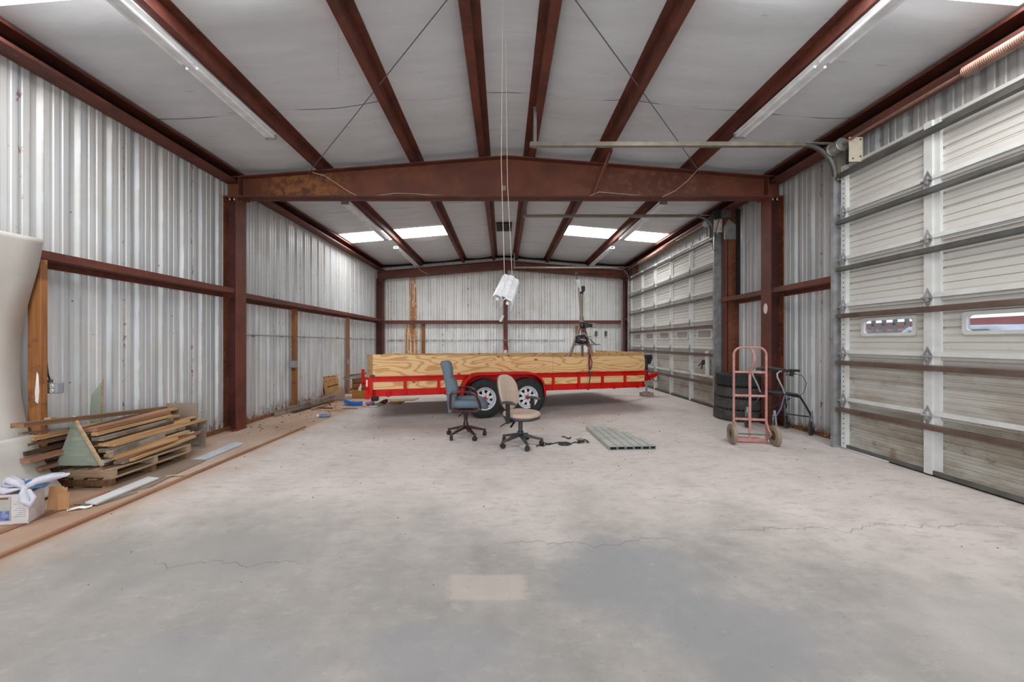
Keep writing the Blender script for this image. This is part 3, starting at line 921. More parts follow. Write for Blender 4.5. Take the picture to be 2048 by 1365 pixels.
def overhead_door(num, yn, yf_, yscale_first_edge):
    dr = struct_empty('door_%d' % num, (XD, (yn + yf_) / 2, 0.08))
    n = 5
    sw = (yf_ - yn) / n
    for r in range(6):
        zb = 0.098 + r * SEC_H
        b = MB()
        if r != 2:
            skin(b, yn, yf_, zb)
        else:
            for k in range(n):
                a = yn + k * sw; c_ = a + sw; mid = (a + c_) / 2 - 0.03; hw = .262
                skin(b, a, mid - hw, zb); skin(b, mid + hw, c_, zb)
                skin(b, mid - hw, mid + hw, zb, -.0005, 0.235); skin(b, mid - hw, mid + hw, zb, 0.395, 0.5812)
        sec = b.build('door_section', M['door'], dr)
        b = MB(); b.box(XD - .012, XD + .03, yn + .06, yf_ - .06, zb, zb + .043); b.build('bottom_rail', M['door_frame'] if r else M['galv_dark'], sec)
        for k in range(n + 1):
            yk = yn + k * sw
            b = MB()
            if k == 0: a, c_ = yk, yk + .06
            elif k == n: a, c_ = yk - .06, yk
            else: a, c_ = yk - .01, yk + .06
            b.box(XD - .018, XD + .03, a, c_, zb + .001, zb + .5805)
            if 0 < k < n: b.box(XD + .0, XD + .03, a - .05, a, zb + .046, zb + .5805)
            if k in (0, n):
                for q in range(9):
                    b.box(XD - .0195, XD - .017, (a + c_) / 2 - .006, (a + c_) / 2 + .006, zb + .05 + q * .06, zb + .062 + q * .06, 1)
            b.build('stile', [M['door_frame'], M['dark_hole']], sec)
        if r == 2:
            for k in range(n):
                a = yn + k * sw; c_ = a + sw; mid = (a + c_) / 2 - 0.03
                b = MB()
                def rr(w_, h_, x):
                    pts = []
                    for cy, cz, a0 in ((w_ - .03, h_ - .03, 0), (-w_ + .03, h_ - .03, 90), (-w_ + .03, -h_ + .03, 180), (w_ - .03, -h_ + .03, 270)):
                        for q in range(4):
                            an = R(a0 + q * 30)
                            pts.append(Vector((x, mid + cy + .03 * math.cos(an), zb + .315 + cz + .03 * math.sin(an))))
                    return pts
                o1 = rr(.285, .105, XD + .012); i1 = rr(.252, .072, XD + .012); o2 = rr(.285, .105, XD + .045); i2 = rr(.252, .072, XD + .045)
                N = 16
                fs = []
                for q in range(N):
                    q2 = (q + 1) % N
                    fs += [(q, q2, N + q2, N + q), (2 * N + q, 3 * N + q, 3 * N + q2, 2 * N + q2), (q, 2 * N + q, 2 * N + q2, q2), (N + q, N + q2, 3 * N + q2, 3 * N + q)]
                b.add(o1 + i1 + o2 + i2, fs)
                wf = b.build('window_frame', M['door_frame'], sec)
                b = MB(); b.box(XD + .026, XD + .032, mid - .26, mid + .26, zb + .235, zb + .395)
                b.build('pane', M['pane'] if num == 1 else M['pane_dusty'], sec)
        zs = zb + SEC_H - .115 - .0
        b = MB()
        x0 = XD - .075
        pr = [(x0, zs + .022), (x0, zs - .022), (x0 + .055, zs - .03), (x0 + .055, zs - .022), (x0 + .006, zs - .016), (x0 + .006, zs + .016), (x0 + .055, zs + .022), (x0 + .055, zs + .03)]
        b.extr([(x, 0, z) for x, z in pr], (0, yn, 0), (0, yf_, 0))
        b.build('strut', M['brown_bar'] if r in (0, 1, 2) else M['galv_dark'], dr)
        if r > 0:
            for k in range(0, n + 1):
                yk = yn + k * sw + (.025 if 0 < k < n else (.03 if k == 0 else -.03))
                zc = zb - .002
                b = MB()
                poly = [(0, .10), (.022, .05), (.04, .012), (.04, -.012), (.022, -.05), (0, -.10), (-.022, -.05), (-.04, -.012), (-.04, .012), (-.022, .05)]
                b.extr([(XD - .0185, yk + p_, zc + q_) for p_, q_ in poly], (0, 0, 0), (-.006, 0, 0))
                b.cyl((XD - .034, yk - .045, zc), (XD - .034, yk + .045, zc), .011, n=8)
                b.pad((XD - .03, yk, zc), (.03, .035, .09), e=.8, n=8, m=6)
                if k in (0, n):
                    sgn = -1 if k == 0 else 1
                    b.cyl((XD - .034, yk, zc), (XD - .034, yk + sgn * .09, zc), .007, n=6)
                    b.cyl((XD - .034, yk + sgn * .07, zc), (XD - .034, yk + sgn * .095, zc), .024, n=10)
                b.build('hinge', M['galv'], dr, smooth=True)
    return dr, sw
d1, sw = overhead_door(1, D1[0], D1[1], 0)
# rubber seal missing at the far end of the near door, where daylight shows under it
b = MB(); b.box(XD + .01, XD + .05, D1[0], 3.95, 0.078, 0.103); b.build('bottom_seal', M['dark_hole'], d1)
d2, _ = overhead_door(2, D2[0], D2[1], 0)
b = MB(); b.box(XD + .01, XD + .05, D2[0], D2[1], 0.078, 0.103); b.build('bottom_seal', M['dark_hole'], d2)
# latch on the far door near its left edge
b = MB(); b.box(XD - .05, XD - .012, 7.36, 7.45, 0.60 + .1, 1.22); b.build('lock_rail', M['door_frame'], d2)
b = MB(); b.cyl((XD - .06, 7.52, .98), (XD - .02, 7.52, .98), .05, n=12); b.bar((XD - .06, 7.52, .98), (XD - .07, 7.66, .90), .015, .02); b.bar((XD - .06, 7.52, .98), (XD - .07, 7.55, .84), .015, .02)
b.build('latch_handle', M['black'], d2, smooth=True)

def door_track(y, label, xend, hang_x, vz0=0.08):
    t = thing('door_track', label, 'door track', (4.16, y, vz0), world=True, group='overhead door tracks')
    def chan(path):
        b = MB()
        for i in range(len(path) - 1):
            b.bar(path[i], path[i + 1], .045, .012, up=(0, 1, 0) if False else (0, 0, 1))
        return b
    # vertical part: angle plus channel
    b = MB(); b.box(4.135, 4.195, y - .02, y + .02, vz0, 3.48); b.box(4.20, 4.275, y - .012, y - .004, vz0, 3.55)
    b.build('vertical_track', M['galv'], t)
    pth = [Vector((4.165, y, 3.46))] + arc((3.77, y, 3.49), .395, 0, 90, 10)
    b = MB(); b.tube(pth, .026, 6, flat=(1.2, .9)); b.build('curved_track', M['galv_dark'], t, smooth=True)
    b = MB(); zt = 3.885
    b.extr([(0, y - .026, zt - .022), (0, y + .026, zt - .022), (0, y + .026, zt + .022), (0, y + .02, zt + .022), (0, y + .02, zt - .015), (0, y - .02, zt - .015), (0, y - .02, zt + .028), (0, y - .026, zt + .028)], (xend, 0, 0), (3.79, 0, 0))
    b.build('horizontal_track', M['track'], t)
    b = MB(); b.bar((3.45, y, 3.915), (4.2, y, 3.90), .035, .012); b.build('brace', M['galv'], t)
    b = MB(); b.bar((hang_x, y + .035, 3.86), (hang_x, y + .035, roofz(hang_x) - .1), .04, .006, up=(0, 1, 0)); b.build('hanger', M['galv'], t)
    return t
door_track(4.53, 'galvanised track of the near overhead door, running out in front of the rafter', .33, .40)
door_track(7.09, 'galvanised track at the near edge of the far overhead door, behind the main rafter', .38, .44)
door_track(11.98, 'galvanised track at the far edge of the far overhead door, close to the back rafter', .32, .36)

def torsion(ya, yb, s0, s1, drum_y, plate_y, label):
    t = thing('torsion_spring_assembly', label, 'torsion spring', (4.1, ya, 3.80), world=True)
    b = MB(); b.cyl((4.1, ya, 3.80), (4.1, yb, 3.80), .0145, n=10); b.build('shaft', M['copper'], t, smooth=True)
    n = 46
    L = s1 - s0
    pts = []
    b = MB(); prof = []
    k = int(L / .013)
    for i in range(k):
        a = s0 + L * i / k; c_ = L / k
        prof += [(.045, a), (.050, a + c_ * .5)]
    prof.append((.040, s1))
    prof = [(.016, s0)] + prof + [(.016, s1)]
    Mx = Matrix.Translation((4.1, 0, 3.80)) @ Matrix.Rotation(R(-90), 4, 'X')
    b.lathe(prof, 16, Mx); b.build('spring', M['copper'], t, smooth=True)
    Mx = Matrix.Translation((4.1, drum_y, 3.80)) @ Matrix.Rotation(R(-90), 4, 'X')
    b = MB(); b.lathe([(.03, -.07), (.072, -.07), (.078, -.065), (.066, -.05), (.066, .05), (.078, .065), (.078, .07), (.03, .07)], 20, Mx)
    b.build('cable_drum', M['galv'], t, smooth=True)
    b = MB(); b.box(4.09, 4.25, plate_y, plate_y + .006, 3.54, 3.83)
    pl = b.build('bearing_plate', M['cream'], t)
    for px, pz in ((4.12, 3.80), (4.22, 3.80), (4.13, 3.575), (4.22, 3.60)):
        b = MB(); b.cyl((px, plate_y - .012, pz), (px, plate_y, pz), .008, n=8)
        b.build('bolt', M['brown_bar'], pl)
    b = MB(); b.box(4.16, 4.262, drum_y + .06, drum_y + .07, 3.42, 3.86); b.build('support_plate', M['track'], t)
    return t
torsion(4.40, -1.2, 1.3, 3.20, 4.42, 4.26, 'rust-coloured torsion spring and shaft above the near overhead door')
torsion(7.25, 11.95, 8.6, 10.9, 7.22, 7.0, 'rust-coloured torsion spring and shaft above the far overhead door')
b = MB(); b.extr([(4.20, 6.84, 3.60), (4.27, 6.84, 3.74), (4.27, 6.84, 3.74), (4.44, 6.84, 3.62), (4.44, 6.84, 3.36), (4.20, 6.84, 3.36)], (0, 0, 0), (0, .012, 0))
tag(b.build('mounting_bracket', M['galv']), 'grey trapezoid steel bracket at the top left of the far overhead door', 'bracket')
t = thing('chain_hoist', 'black chain hoist wheel above the far overhead door', 'chain hoist', (4.05, 6.9, 3.86), world=True)
Mx = Matrix.Translation((4.10, 6.93, 3.86)) @ Matrix.Rotation(R(-90), 4, 'X')
b = MB(); b.lathe([(.02, -.03), (.09, -.03), (.09, -.02), (.07, 0), (.09, .02), (.09, .03), (.02, .03)], 18, Mx); b.build('wheel', M['black'], t, smooth=True)
b = MB(); b.box(4.16, 4.34, 6.84, 6.93, 3.78, 3.925); b.build('gearbox', M['galv_dark'], t, bevel=.008)
b = MB(); b.tube([(4.02, 6.93, 3.86), (4.03, 6.93, 3.2), (4.06, 6.93, 3.15), (4.08, 6.93, 3.5), (4.17, 6.93, 3.84)], .006, 6); b.build('chain', M['black'], t)
b = MB(); b.box(4.42, 4.475, 6.80, 6.845, 2.26, 3.92); tag(b.build('dark_strip', M['dark_hole']), 'narrow black upright strip beside the rusty door jamb', 'steel channel')  # near-black upright strip

# diagonal brace, cables, wires
b = MB(); b.bar((1.62, 5.35, 4.26), (1.44, 5.655, 3.72), .045, .006, up=(1, 0, 0)); b.bar((1.60, 5.37, 4.26), (1.42, 5.66, 3.72), .006, .045, up=(1, 0, 0))
tag(b.build('flange_brace', M['primer']), 'red diagonal angle brace from a purlin to the rafter foot', 'brace')
b = MB(); b.tube([(-3.04, 5.63, 4.06), (-1.8, 4.42, 4.22), (-.2, 2.84, 4.41)], .006, 6)
tag(b.build('brace_cable', M['cable']), 'thin steel bracing cable crossing the roof to the left of the ridge', 'cable', 'roof bracing cables')
b = MB(); b.tube([(3.07, 5.63, 4.06), (1.9, 4.42, 4.21), (.35, 2.84, 4.40)], .006, 6)
tag(b.build('brace_cable', M['cable']), 'thin steel bracing cable crossing the roof to the right of the ridge', 'cable', 'roof bracing cables')
def wire(pts, r, mat, name, label, cat='wire', grp=None):
    b = MB(); b.tube(pts, r, 6)
    return tag(b.build(name, mat, smooth=True), label, cat, grp)
wire([at(625, 345, 5.6), at(650, 352, 5.64), at(680, 372, 5.65), at(700, 385, 5.65), at(713, 391, 5.65)], .006, M['wire'], 'electrical_wire', 'tan wire hanging over the left half of the main rafter')
wire([at(748, 392, 5.70), at(790, 387, 5.70), at(830, 388, 5.70), at(870, 391, 5.70), at(908, 392, 5.70)], .006, M['wire'], 'electrical_wire', 'tan wire lying along the bottom flange of the main rafter')
wire([at(1180, 392, 5.62), at(1198, 384, 5.66), at(1240, 388, 5.70), at(1290, 392, 5.70)], .006, M['wire'], 'electrical_wire', 'short tan wire at the foot of the diagonal brace')
wire([at(1325, 394, 5.65), at(1350, 382, 5.64), at(1375, 362, 5.63), at(1395, 340, 5.62), at(1420, 318, 5.45)], .006, M['wire'], 'electrical_wire', 'tan wire looping over the right half of the main rafter')
wire([at(833, 531, 12.3), at(840, 541, 12.45), at(850, 546, 12.5), at(857, 550, 12.5)], .008, M['wire'], 'electrical_wire', 'short pale wire dangling from the farthest left strip light')
# pull chain of small beads
b = MB()
for i in range(26):
    b.pad((-1.485, 3.23, 4.22 - i * .018), (.009, .009, .011), e=1, n=6, m=4)
tag(b.build('pull_chain', M['cable']), 'short bead pull chain hanging from a purlin on the left', 'chain')['kind'] = 'stuff'

# strip lights
def strip_light(x, y0, label):
    L = 2.44
    t = thing('strip_light', label, 'ceiling light', (x, y0, 4.07), group='fluorescent strip lights')
    b = MB(); b.box(-.035, .035, 0, L, -.015, .045); b.build('housing', M['white_metal'], t, bevel=.004)
    b = MB(); b.add([(-.035, 0, -.005), (-.075, 0, .03), (-.075, L, .03), (-.035, L, -.005), (.035, 0, -.005), (.075, 0, .03), (.075, L, .03), (.035, L, -.005)], [(0, 1, 2, 3), (4, 7, 6, 5)])
    b.build('reflector', M['white_metal'], t, solid=.002)
    for sx in (-.048, .048):
        for (a, c_) in ((.03, 1.19), (1.25, 2.41)):
            b = MB(); b.cyl((sx, a, -.012), (sx, c_, -.012), .016, n=10); b.build('lamp_tube', M['tube_glass'], t, smooth=True)
    for yy_ in (0, L - .02):
        b = MB(); b.box(-.07, .07, yy_, yy_ + .02, -.035, .03); b.build('end_cap', M['galv'], t)
    return t
L0 = strip_light(-3.02, 2.24, 'white twin tube strip light hanging beside the left purlin, nearest the viewer')
dup(L0, 'white twin tube strip light hanging beside the right purlin, nearest the viewer', (3.05, 2.22, 4.07))
dup(L0, 'strip light on the left, just behind the main rafter, crossing the skylight', (-3.02, 6.85, 4.06))
dup(L0, 'strip light on the left farthest back, beyond the skylight', (-3.02, 10.1, 4.06))
dup(L0, 'strip light on the right, just behind the main rafter, crossing the skylight', (3.05, 6.85, 4.06))
dup(L0, 'strip light on the right farthest back, beyond the skylight', (3.05, 10.1, 4.06))

# dark vent patch in the ridge insulation
t = thing('ceiling_vent', 'dark square vent in the ceiling at the ridge behind the rafter', 'ceiling vent', (.02, 9.5, 4.40), world=True)
b = MB(); b.box(-.19, .22, 9.2, 9.86, 4.44, 4.455); b.build('opening', M['dark_hole'], t)
b = MB()
for i in range(5): b.box(-.17, .20, 9.24 + i * .125, 9.26 + i * .125, 4.43, 4.44)
b.box(-.19, -.175, 9.2, 9.86, 4.428, 4.44); b.box(.205, .22, 9.2, 9.86, 4.428, 4.44)
b.build('louvre', M['galv_dark'], t)

# swinging shop light on long cords
Lp = at(1004, 604, 3.15); Up = at(1021, 561, 3.70)
t = thing('shop_light', 'white shop light hanging tilted on long cords in the middle', 'hanging light', tuple(Lp), world=True)
ax = (Up - Lp).normalized(); sd = ax.cross(Vector((0, 0, 1))).normalized(); sd = (sd + Vector((0, 0, -.45))).normalized(); up_ = sd.cross(ax).normalized()
if up_.z < 0: up_ = -up_
b = MB()
for s_ in (-1, 1):
    c0 = sd * (.05 * s_)
    prof = [(-.045, -.055), (-.045, .01), (-.028, .04), (.028, .04), (.045, .01), (.045, -.055)]
    ring0 = [Lp + c0 + sd * a + up_ * q for a, q in prof]; ring1 = [Up + c0 + sd * a + up_ * q for a, q in prof]
    b.grid([ring0, ring1])
b.build('reflector', M['white_metal'], t, solid=.003)
for s_ in (-1, 1):
    b = MB(); c0 = sd * (.05 * s_) - up_ * .002
    b.cyl(Lp + c0 + ax * .02, Up + c0 - ax * .02, .014, n=10); b.build('lamp_tube', M['tube_glass'], t, smooth=True)
b = MB(); b.bar(Lp + up_ * .05 + ax * .03, Up + up_ * .05 - ax * .03, .05, .03, up=up_); b.build('ballast_housing', M['white_metal'], t, bevel=.004)
wire([Vector((-.005, 3.2, 4.49)), Vector((-.02, 3.2, 3.0)), Lp + up_ * .068 + ax * .04], .0025, M['rope'], 'hanging_cord', 'thin pale cord holding the low end of the shop light', 'cord')
wire([Vector((.02, 3.6, 4.49)), Vector((.04, 3.62, 3.0)), Up + up_ * .068 - ax * .04], .0025, M['rope'], 'hanging_cord', 'thin pale cord holding the high end of the shop light', 'cord')

# electrics
b = MB()
pth = [(-4.38, YM + .15, 1.53), (-4.37, 8.0, 1.515), (-4.38, 10.0, 1.50), (-4.37, 12.5, 1.49)]
b.tube(pth, .011, 8)
for i in range(8): b.box(-4.40, -4.362, 6.3 + i * .8, 6.33 + i * .8, 1.495, 1.535)
tag(b.build('conduit', M['conduit'], smooth=True), 'thin grey conduit running along the left wall behind the column', 'conduit')
b = MB(); b.tube([(-4.15, 12.83, 1.475), (-.02, 12.83, 1.475), (0, 12.6, 1.475), (.14, 12.6, 1.475), (.16, 12.83, 1.475), (2.2, 12.83, 1.475)], .012, 8)
for i in range(20): b.box(-4.0 + i * .305, -3.96 + i * .305, 12.81, 12.845, 1.44, 1.50)
tag(b.build('conduit', M['conduit'], smooth=True), 'thin grey conduit running across the back wall', 'conduit')
wire([(-4.31, 7.46, 1.52), (-4.30, 7.46, 1.2), (-4.31, 7.46, .98)], .01, M['galv_dark'], 'conduit', 'short vertical conduit down to the grey switch box', 'conduit')
wire([(-4.30, 10.03, 2.0), (-4.31, 10.03, 1.4), (-4.30, 10.03, .9)], .008, M['galv_dark'], 'conduit', 'short vertical conduit on the farthest left stud', 'conduit')
wire([(-4.27, 3.36, 1.25), (-4.265, 3.37, 1.1), (-4.28, 3.4, 1.03)], .007, M['black'], 'conduit', 'black cable running down the orange stud to the outlet box', 'cable')
def ebox(c, s_, name, label, face=None):
    t = thing(name, label, 'electrical box', c, world=True)
    x, y, z = c
    b = MB(); b.box(x, x + s_[0], y, y + s_[1], z, z + s_[2]); b.build('enclosure', M['grey_box'], t, bevel=.006)
    return t
# duplex receptacle box facing the viewer
t = thing('outlet_box', 'grey outlet box with two ivory receptacles beside the orange stud', 'electrical box', (-4.27, 3.38, .97), world=True)
b = MB(); b.box(-4.29, -4.17, 3.36, 3.42, .92, 1.02); b.build('enclosure', M['grey_box'], t, bevel=.008)
for dz in (.948, .992):
    b = MB(); b.cyl((-4.215, 3.352, dz), (-4.215, 3.362, dz), .019, n=14)
    b.box(-4.224, -4.221, 3.350, 3.353, dz - .008, dz + .008, 1); b.box(-4.209, -4.206, 3.350, 3.353, dz - .008, dz + .008, 1)
    b.build('receptacle', [M['outlet'], M['dark_hole']], t)
b = MB(); b.cyl((-4.27, 3.39, 1.02), (-4.27, 3.39, 1.05), .018, n=8); b.build('connector', M['galv_dark'], t)
ebox((-4.39, 7.36, .88), (.12, .1, .14), 'switch_box', 'grey switch box on the left wall stud below the conduit')
ebox((-4.34, 9.97, .78), (.07, .07, .14), 'switch_box', 'small pale box on the farthest left wall stud')
# back wall boxes
for x, lb in ((3.30, 'small dark switch on the back wall, left of a pair'), (3.64, 'small dark switch on the back wall, right of a pair')):
    b = MB(); b.box(x - .04, x + .04, 12.79, 12.84, 1.62, 1.80); tag(b.build('wall_switch', M['galv_dark'], bevel=.005), lb, 'switch')
t = thing('breaker_panel', 'pale grey breaker panel on the back wall behind the hoist', 'electrical panel', (2.95, 12.8, 1.2), world=True)
b = MB(); b.box(2.78, 3.12, 12.74, 12.85, 1.0, 1.62); b.build('cabinet', M['grey_box'], t, bevel=.008)
b = MB(); b.box(2.81, 3.09, 12.73, 12.74, 1.05, 1.57); b.build('door', M['white_metal'], t)
for x, lb in ((2.62, 'orange wooden block on the back wall, left of two'), (2.88, 'orange wooden block on the back wall, right of two')):
    b = MB(); b.box(x - .06, x + .06, 12.79, 12.84, 1.68, 1.98); tag(b.build('wooden_block', M['stud'], bevel=.004), lb, 'wooden block')
# small emergency lamp body tilted beside the centre column
b = MB(); b.obox((-.07, 12.58, 2.23), (.10, .09, .24), (0, R(25), 0)); b.obox((-.03, 12.56, 2.22), (.03, .10, .22), (0, R(25), 0))
tag(b.build('small_lamp_box', M['white_metal'], bevel=.01), 'small white tilted box at the centre column of the back wall', 'box')
# fire extinguisher
t = thing('fire_extinguisher', 'red fire extinguisher with a white label on the centre column', 'fire extinguisher', (.07, 12.52, .92), world=True)
b = MB(); b.lathe([(0.001, .90), (.055, .905), (.06, .93), (.06, 1.18), (.045, 1.23), (.02, 1.25), (.02, 1.27)], 18, Matrix.Translation((.07, 12.52, 0))); b.build('cylinder', M['ext_red'], t, smooth=True)
b = MB(); b.lathe([(.0605, 1.02), (.0615, 1.02), (.0615, 1.13), (.0605, 1.13)], 18, Matrix.Translation((.07, 12.52, 0))); b.build('label_band', M['white'], t, smooth=True)
b = MB(); b.box(.05, .09, 12.48, 12.55, 1.27, 1.31); b.bar((.07, 12.50, 1.32), (.07, 12.40, 1.37), .02, .01); b.build('valve', M['black'], t)
b = MB(); b.tube([(.09, 12.5, 1.29), (.15, 12.48, 1.27), (.15, 12.48, 1.1), (.13, 12.47, 1.0)], .009, 6); b.build('hose', M['black'], t)

# ================================================================== OUTSIDE, seen through the door windows
t = thing('metal_building', 'red and white metal building outside, seen through the door windows', 'building', (24, 16, -.12), world=True)
b = MB()
for i in range(60):
    y0 = 4 + i * .5; b.box(24 + (.05 if i % 2 else 0), 24.6, y0, y0 + .5, -.1, 2.5)
b.build('wall', M['sheet_side'], t)
b = MB(); b.box(23.4, 25, 3.5, 34.5, 2.25, 2.6); b.build('roof_edge', M['red_wall'], t)
b = MB(); b.box(23.9, 24.0, 10, 15, -.1, 2.6); b.build('red_door', M['red_wall'], t)
def car(x, y, rz, label):
    t = thing('parked_van', label, 'van', (x, y, -.12), rz); t.scale = (1.35, 1.3, 1.36)
    prof = [(-2.2, .35), (-2.2, .8), (-1.5, .9), (-.8, 1.4), (.7, 1.42), (1.4, .95), (2.15, .85), (2.2, .4)]
    b = MB(); b.extr([(p_, 0, q_) for p_, q_ in prof], (0, -.85, 0), (0, .85, 0)); b.build('body', M['car_paint'], t, bevel=.05)
    b = MB(); b.extr([(-1.25, 0, .95), (-.72, 0, 1.33), (.62, 0, 1.34), (1.15, 0, .97)], (0, -.86, 0), (0, .86, 0)); b.build('side_window', M['black'], t)
    for wx in (-1.4, 1.4):
        for wy in (-.8, .8):
            b = MB(); b.cyl((wx, wy - .1, .33), (wx, wy + .1, .33), .33, n=18); b.build('wheel', M['black_rubber'], t, smooth=True)
    return t
c0 = car(11.8, 8.6, R(80), 'silver van parked outside, seen through the nearest door window')
b = MB()
for i in range(5): b.bar((13 + i * .0, 11.6 + i * .35, -.12), (13, 11.6 + i * .35, 2.2), .08, .08)
b.bar((13, 11.6, 2.0), (13, 13.0, 2.0), .08, .08); b.bar((13, 11.6, 1.75), (13, 13.0, 1.75), .06, .06)
tag(b.build('pipe_rack', M['galv_dark']), 'dark steel rack standing outside, seen through the left door window', 'rack')

# ================================================================== TRAILER
TH = R(14.3)
P0 = Vector((-2.30, 6.33, 0))
U = Vector((math.cos(TH), math.sin(TH), 0)); NV = Vector((-math.sin(TH), math.cos(TH), 0))
def tx(px, yl=0.0):
    k = (px - 1007) / FPX
    # (P0 + U x + NV yl).x = k * y
    ax_, ay_ = P0.x + NV.x * yl, P0.y + NV.y * yl
    return (k * ay_ - ax_) / (U.x - k * U.y)
def tl(wp):
    d = Vector(wp) - P0
    return Vector((d.x * U.x + d.y * U.y, d.x * NV.x + d.y * NV.y, d.z))
TL, TW = 5.48, 2.10
tr = thing('utility_trailer', 'long red tandem axle trailer with plywood side boards, parked across the building', 'trailer', tuple(P0), TH)
FT_ = 0.0
# bed frame
b = MB(); b.box(0, TL, 0, .05, .44, .565); b.box(0, TL, TW - .05, TW, .44, .565); b.box(0, .06, 0, TW, .44, .565); b.box(TL - .06, TL, 0, TW, .44, .565)
for i in range(8): b.box(.5 + i * .62, .56 + i * .62, .05, TW - .05, .44, .49)
b.build('bed_frame', M['red'], tr, bevel=.004)
b = MB()
for i in range(14): b.box(.06, TL - .06, .055 + i * .1425, .055 + i * .1425 + .137, .495, .53)
b.build('deck', M['pine_grey'], tr)
for y0, y1, s_ in ((-.012, .0, -1), (TW, TW + .012, 1)):
    b = MB()
    # angle iron: vertical leg and a lip pointing outwards
    b.box(-.02, TL + .04, y0, y1, .70, .79)
    b.box(-.02, TL + .04, min(y0, y0 + s_ * .045), max(y1, y1 + s_ * .045), .785, .796)
    b.build('top_rail', M['red'], tr)
for px in (810, 877, 1106, 1157, 1204, 1249):
    x = tx(px)
    b = MB(); b.box(x - .025, x + .025, -.035, -.002, .46, .76); b.build('side_post', M['red'], tr, bevel=.003)
    b = MB(); b.box(x - .025, x + .025, TW + .002, TW + .035, .46, .76); b.build('side_post', M['red'], tr, bevel=.003)
for px in (777, 893, 1177, 1229, 1276):
    x = tx(px, -.03)
    b = MB(); b.box(x - .03, x + .03, -.012, 0, .49, .53)
    b.tube([Vector((x + .045 * math.cos(a), -.02, .48 + .045 * math.sin(a))) for a in [2 * PI * q / 12 for q in range(12)]], .009, 6, closed=True)
    b.build('tie_ring', M['red'], tr, smooth=True)
# plywood: two near boards, far board, front board, angled rear board
def plyboard(x0, x1, y, z0a, z1a, z1b, th=.018):
    b = MB(); b.extr([(x0, 0, z0a), (x1, 0, z0a), (x1, 0, z1b), (x0, 0, z1a)], (0, y, 0), (0, y + th, 0))
    return b.build('side_board', M['ply'], tr)
xs_ = tx(1106)
plyboard(.0, xs_ - .003, .004, .53, 1.185, 1.105)
plyboard(xs_ + .003, TL, .004, .53, 1.10, 1.118)
plyboard(.02, TL * .5, TW - .022, .53, 1.135, 1.13); plyboard(TL * .5 + .004, TL, TW - .022, .53, 1.13, 1.125)
b = MB(); b.box(TL - .03, TL - .012, .03, TW - .03, .53, 1.185); b.build('front_board', M['ply'], tr)
b = MB(); b.extr([(0.0, 0, 0), (-.16, .62, 0), (-.145, .625, 0), (.015, .01, 0)], (0, 0, .66), (0, 0, 1.175)); b.build('rear_board', M['ply'], tr)
# rear corner plates, lights and folded ramp post
b = MB(); b.box(-.05, .0, -.03, .05, .44, .80); b.extr([(-.05, -.03, 0), (-.13, .03, 0), (-.13, .05, 0), (-.05, .0, 0)], (0, 0, .50), (0, 0, .78)); b.box(-.13, -.05, -.01, .06, .40, .56)
b.build('rear_post', M['red'], tr)
b = MB(); b.obox((-.095, .0, .68), (.03, .012, .12), (0, 0, R(-37))); b.build('tail_lamp', M['white'], tr)
b = MB(); b.box(-.04, .03, -.05, .02, .78, .825); b.build('corner_bracket', M['black'], tr, bevel=.006)
xf = tl(at(726, 750, 8.0))
b = MB(); b.box(xf.x - .03, xf.x + .03, xf.y - .03, xf.y + .03, .44, .80); b.box(xf.x, .02, xf.y - .03, xf.y + .03, .46, .52)
b.build('ramp_post', M['red'], tr)
# fender with flat top
def fender(ysgn, name):
    xa, xb = tx(922, -.26), tx(1092, -.26)
    zt, zb_ = .83, .37
    pts = []
    r_ = .30
    pts.append((xa, zb_)); 
    pts += [(xa + .02, .50)]
    for q in range(9):
        a = R(180 - q * 10 - 10); pts.append((xa + .34 + .33 * math.cos(a), .50 + .33 * math.sin(a)))
    for q in range(9):
        a = R(90 - q * 10 + 0); pts.append((xb - .34 + .33 * math.cos(a), .50 + .33 * math.sin(a)))
    pts += [(xb - .005, .50), (xb, zb_)]
    pts = [(x, z) for x, z in pts]
    y0, y1 = (-.27, .0) if ysgn < 0 else (TW, TW + .27)
    b = MB()
    b.grid([[Vector((x, y0, z)) for x, z in pts], [Vector((x, y1, z)) for x, z in pts]])
    yo = y0 if ysgn < 0 else y1
    def inset(p):
        cx = min(max(p[0], xa + .34), xb - .34); v = Vector((p[0] - cx, p[1] - .45)); 
        v = v * (1 - .035 / max(.05, v.length)); return (cx + v.x, .45 + v.y)
    inn = [inset(p) for p in pts]
    b.grid([[Vector((x, yo, z)) for x, z in pts], [Vector((x, yo, z)) for x, z in inn]])
    # inner skirt plate against the bed
    yi = y1 if ysgn < 0 else y0
    top = [Vector((x, yi + (-.004 if ysgn < 0 else .004), z)) for x, z in pts]; bot = [Vector((v.x, v.y, .56)) for v in top]
    b.grid([top, bot])
    return b.build(name, M['red'], tr, solid=.006, smooth=True)
fender(-1, 'fender'); fender(1, 'fender')
def tyre_mesh(mb, r, wdt, rim, Mx, n=40, tread=True, mi=0):
    h = wdt / 2
    prof = [(rim, -h * .75), (rim + .01, -h * .92), ((r + rim) / 2, -h * 1.06), (r - .035, -h * .95), (r - .012, -h * .80)]
    k = 5
    for i in range(k):
        a = -h * .72 + 1.44 * h * i / (k - 1)
        if tread and i > 0: prof += [(r - .009, a - h * .22), (r - .009, a - h * .17), (r, a - h * .16)]
        prof += [(r, a - .0)]
    prof += [(r - .012, h * .80), (r - .035, h * .95), ((r + rim) / 2, h * 1.06), (rim + .01, h * .92), (rim, h * .75)]
    mb.lathe(prof, n, Mx, mi, closed=True)
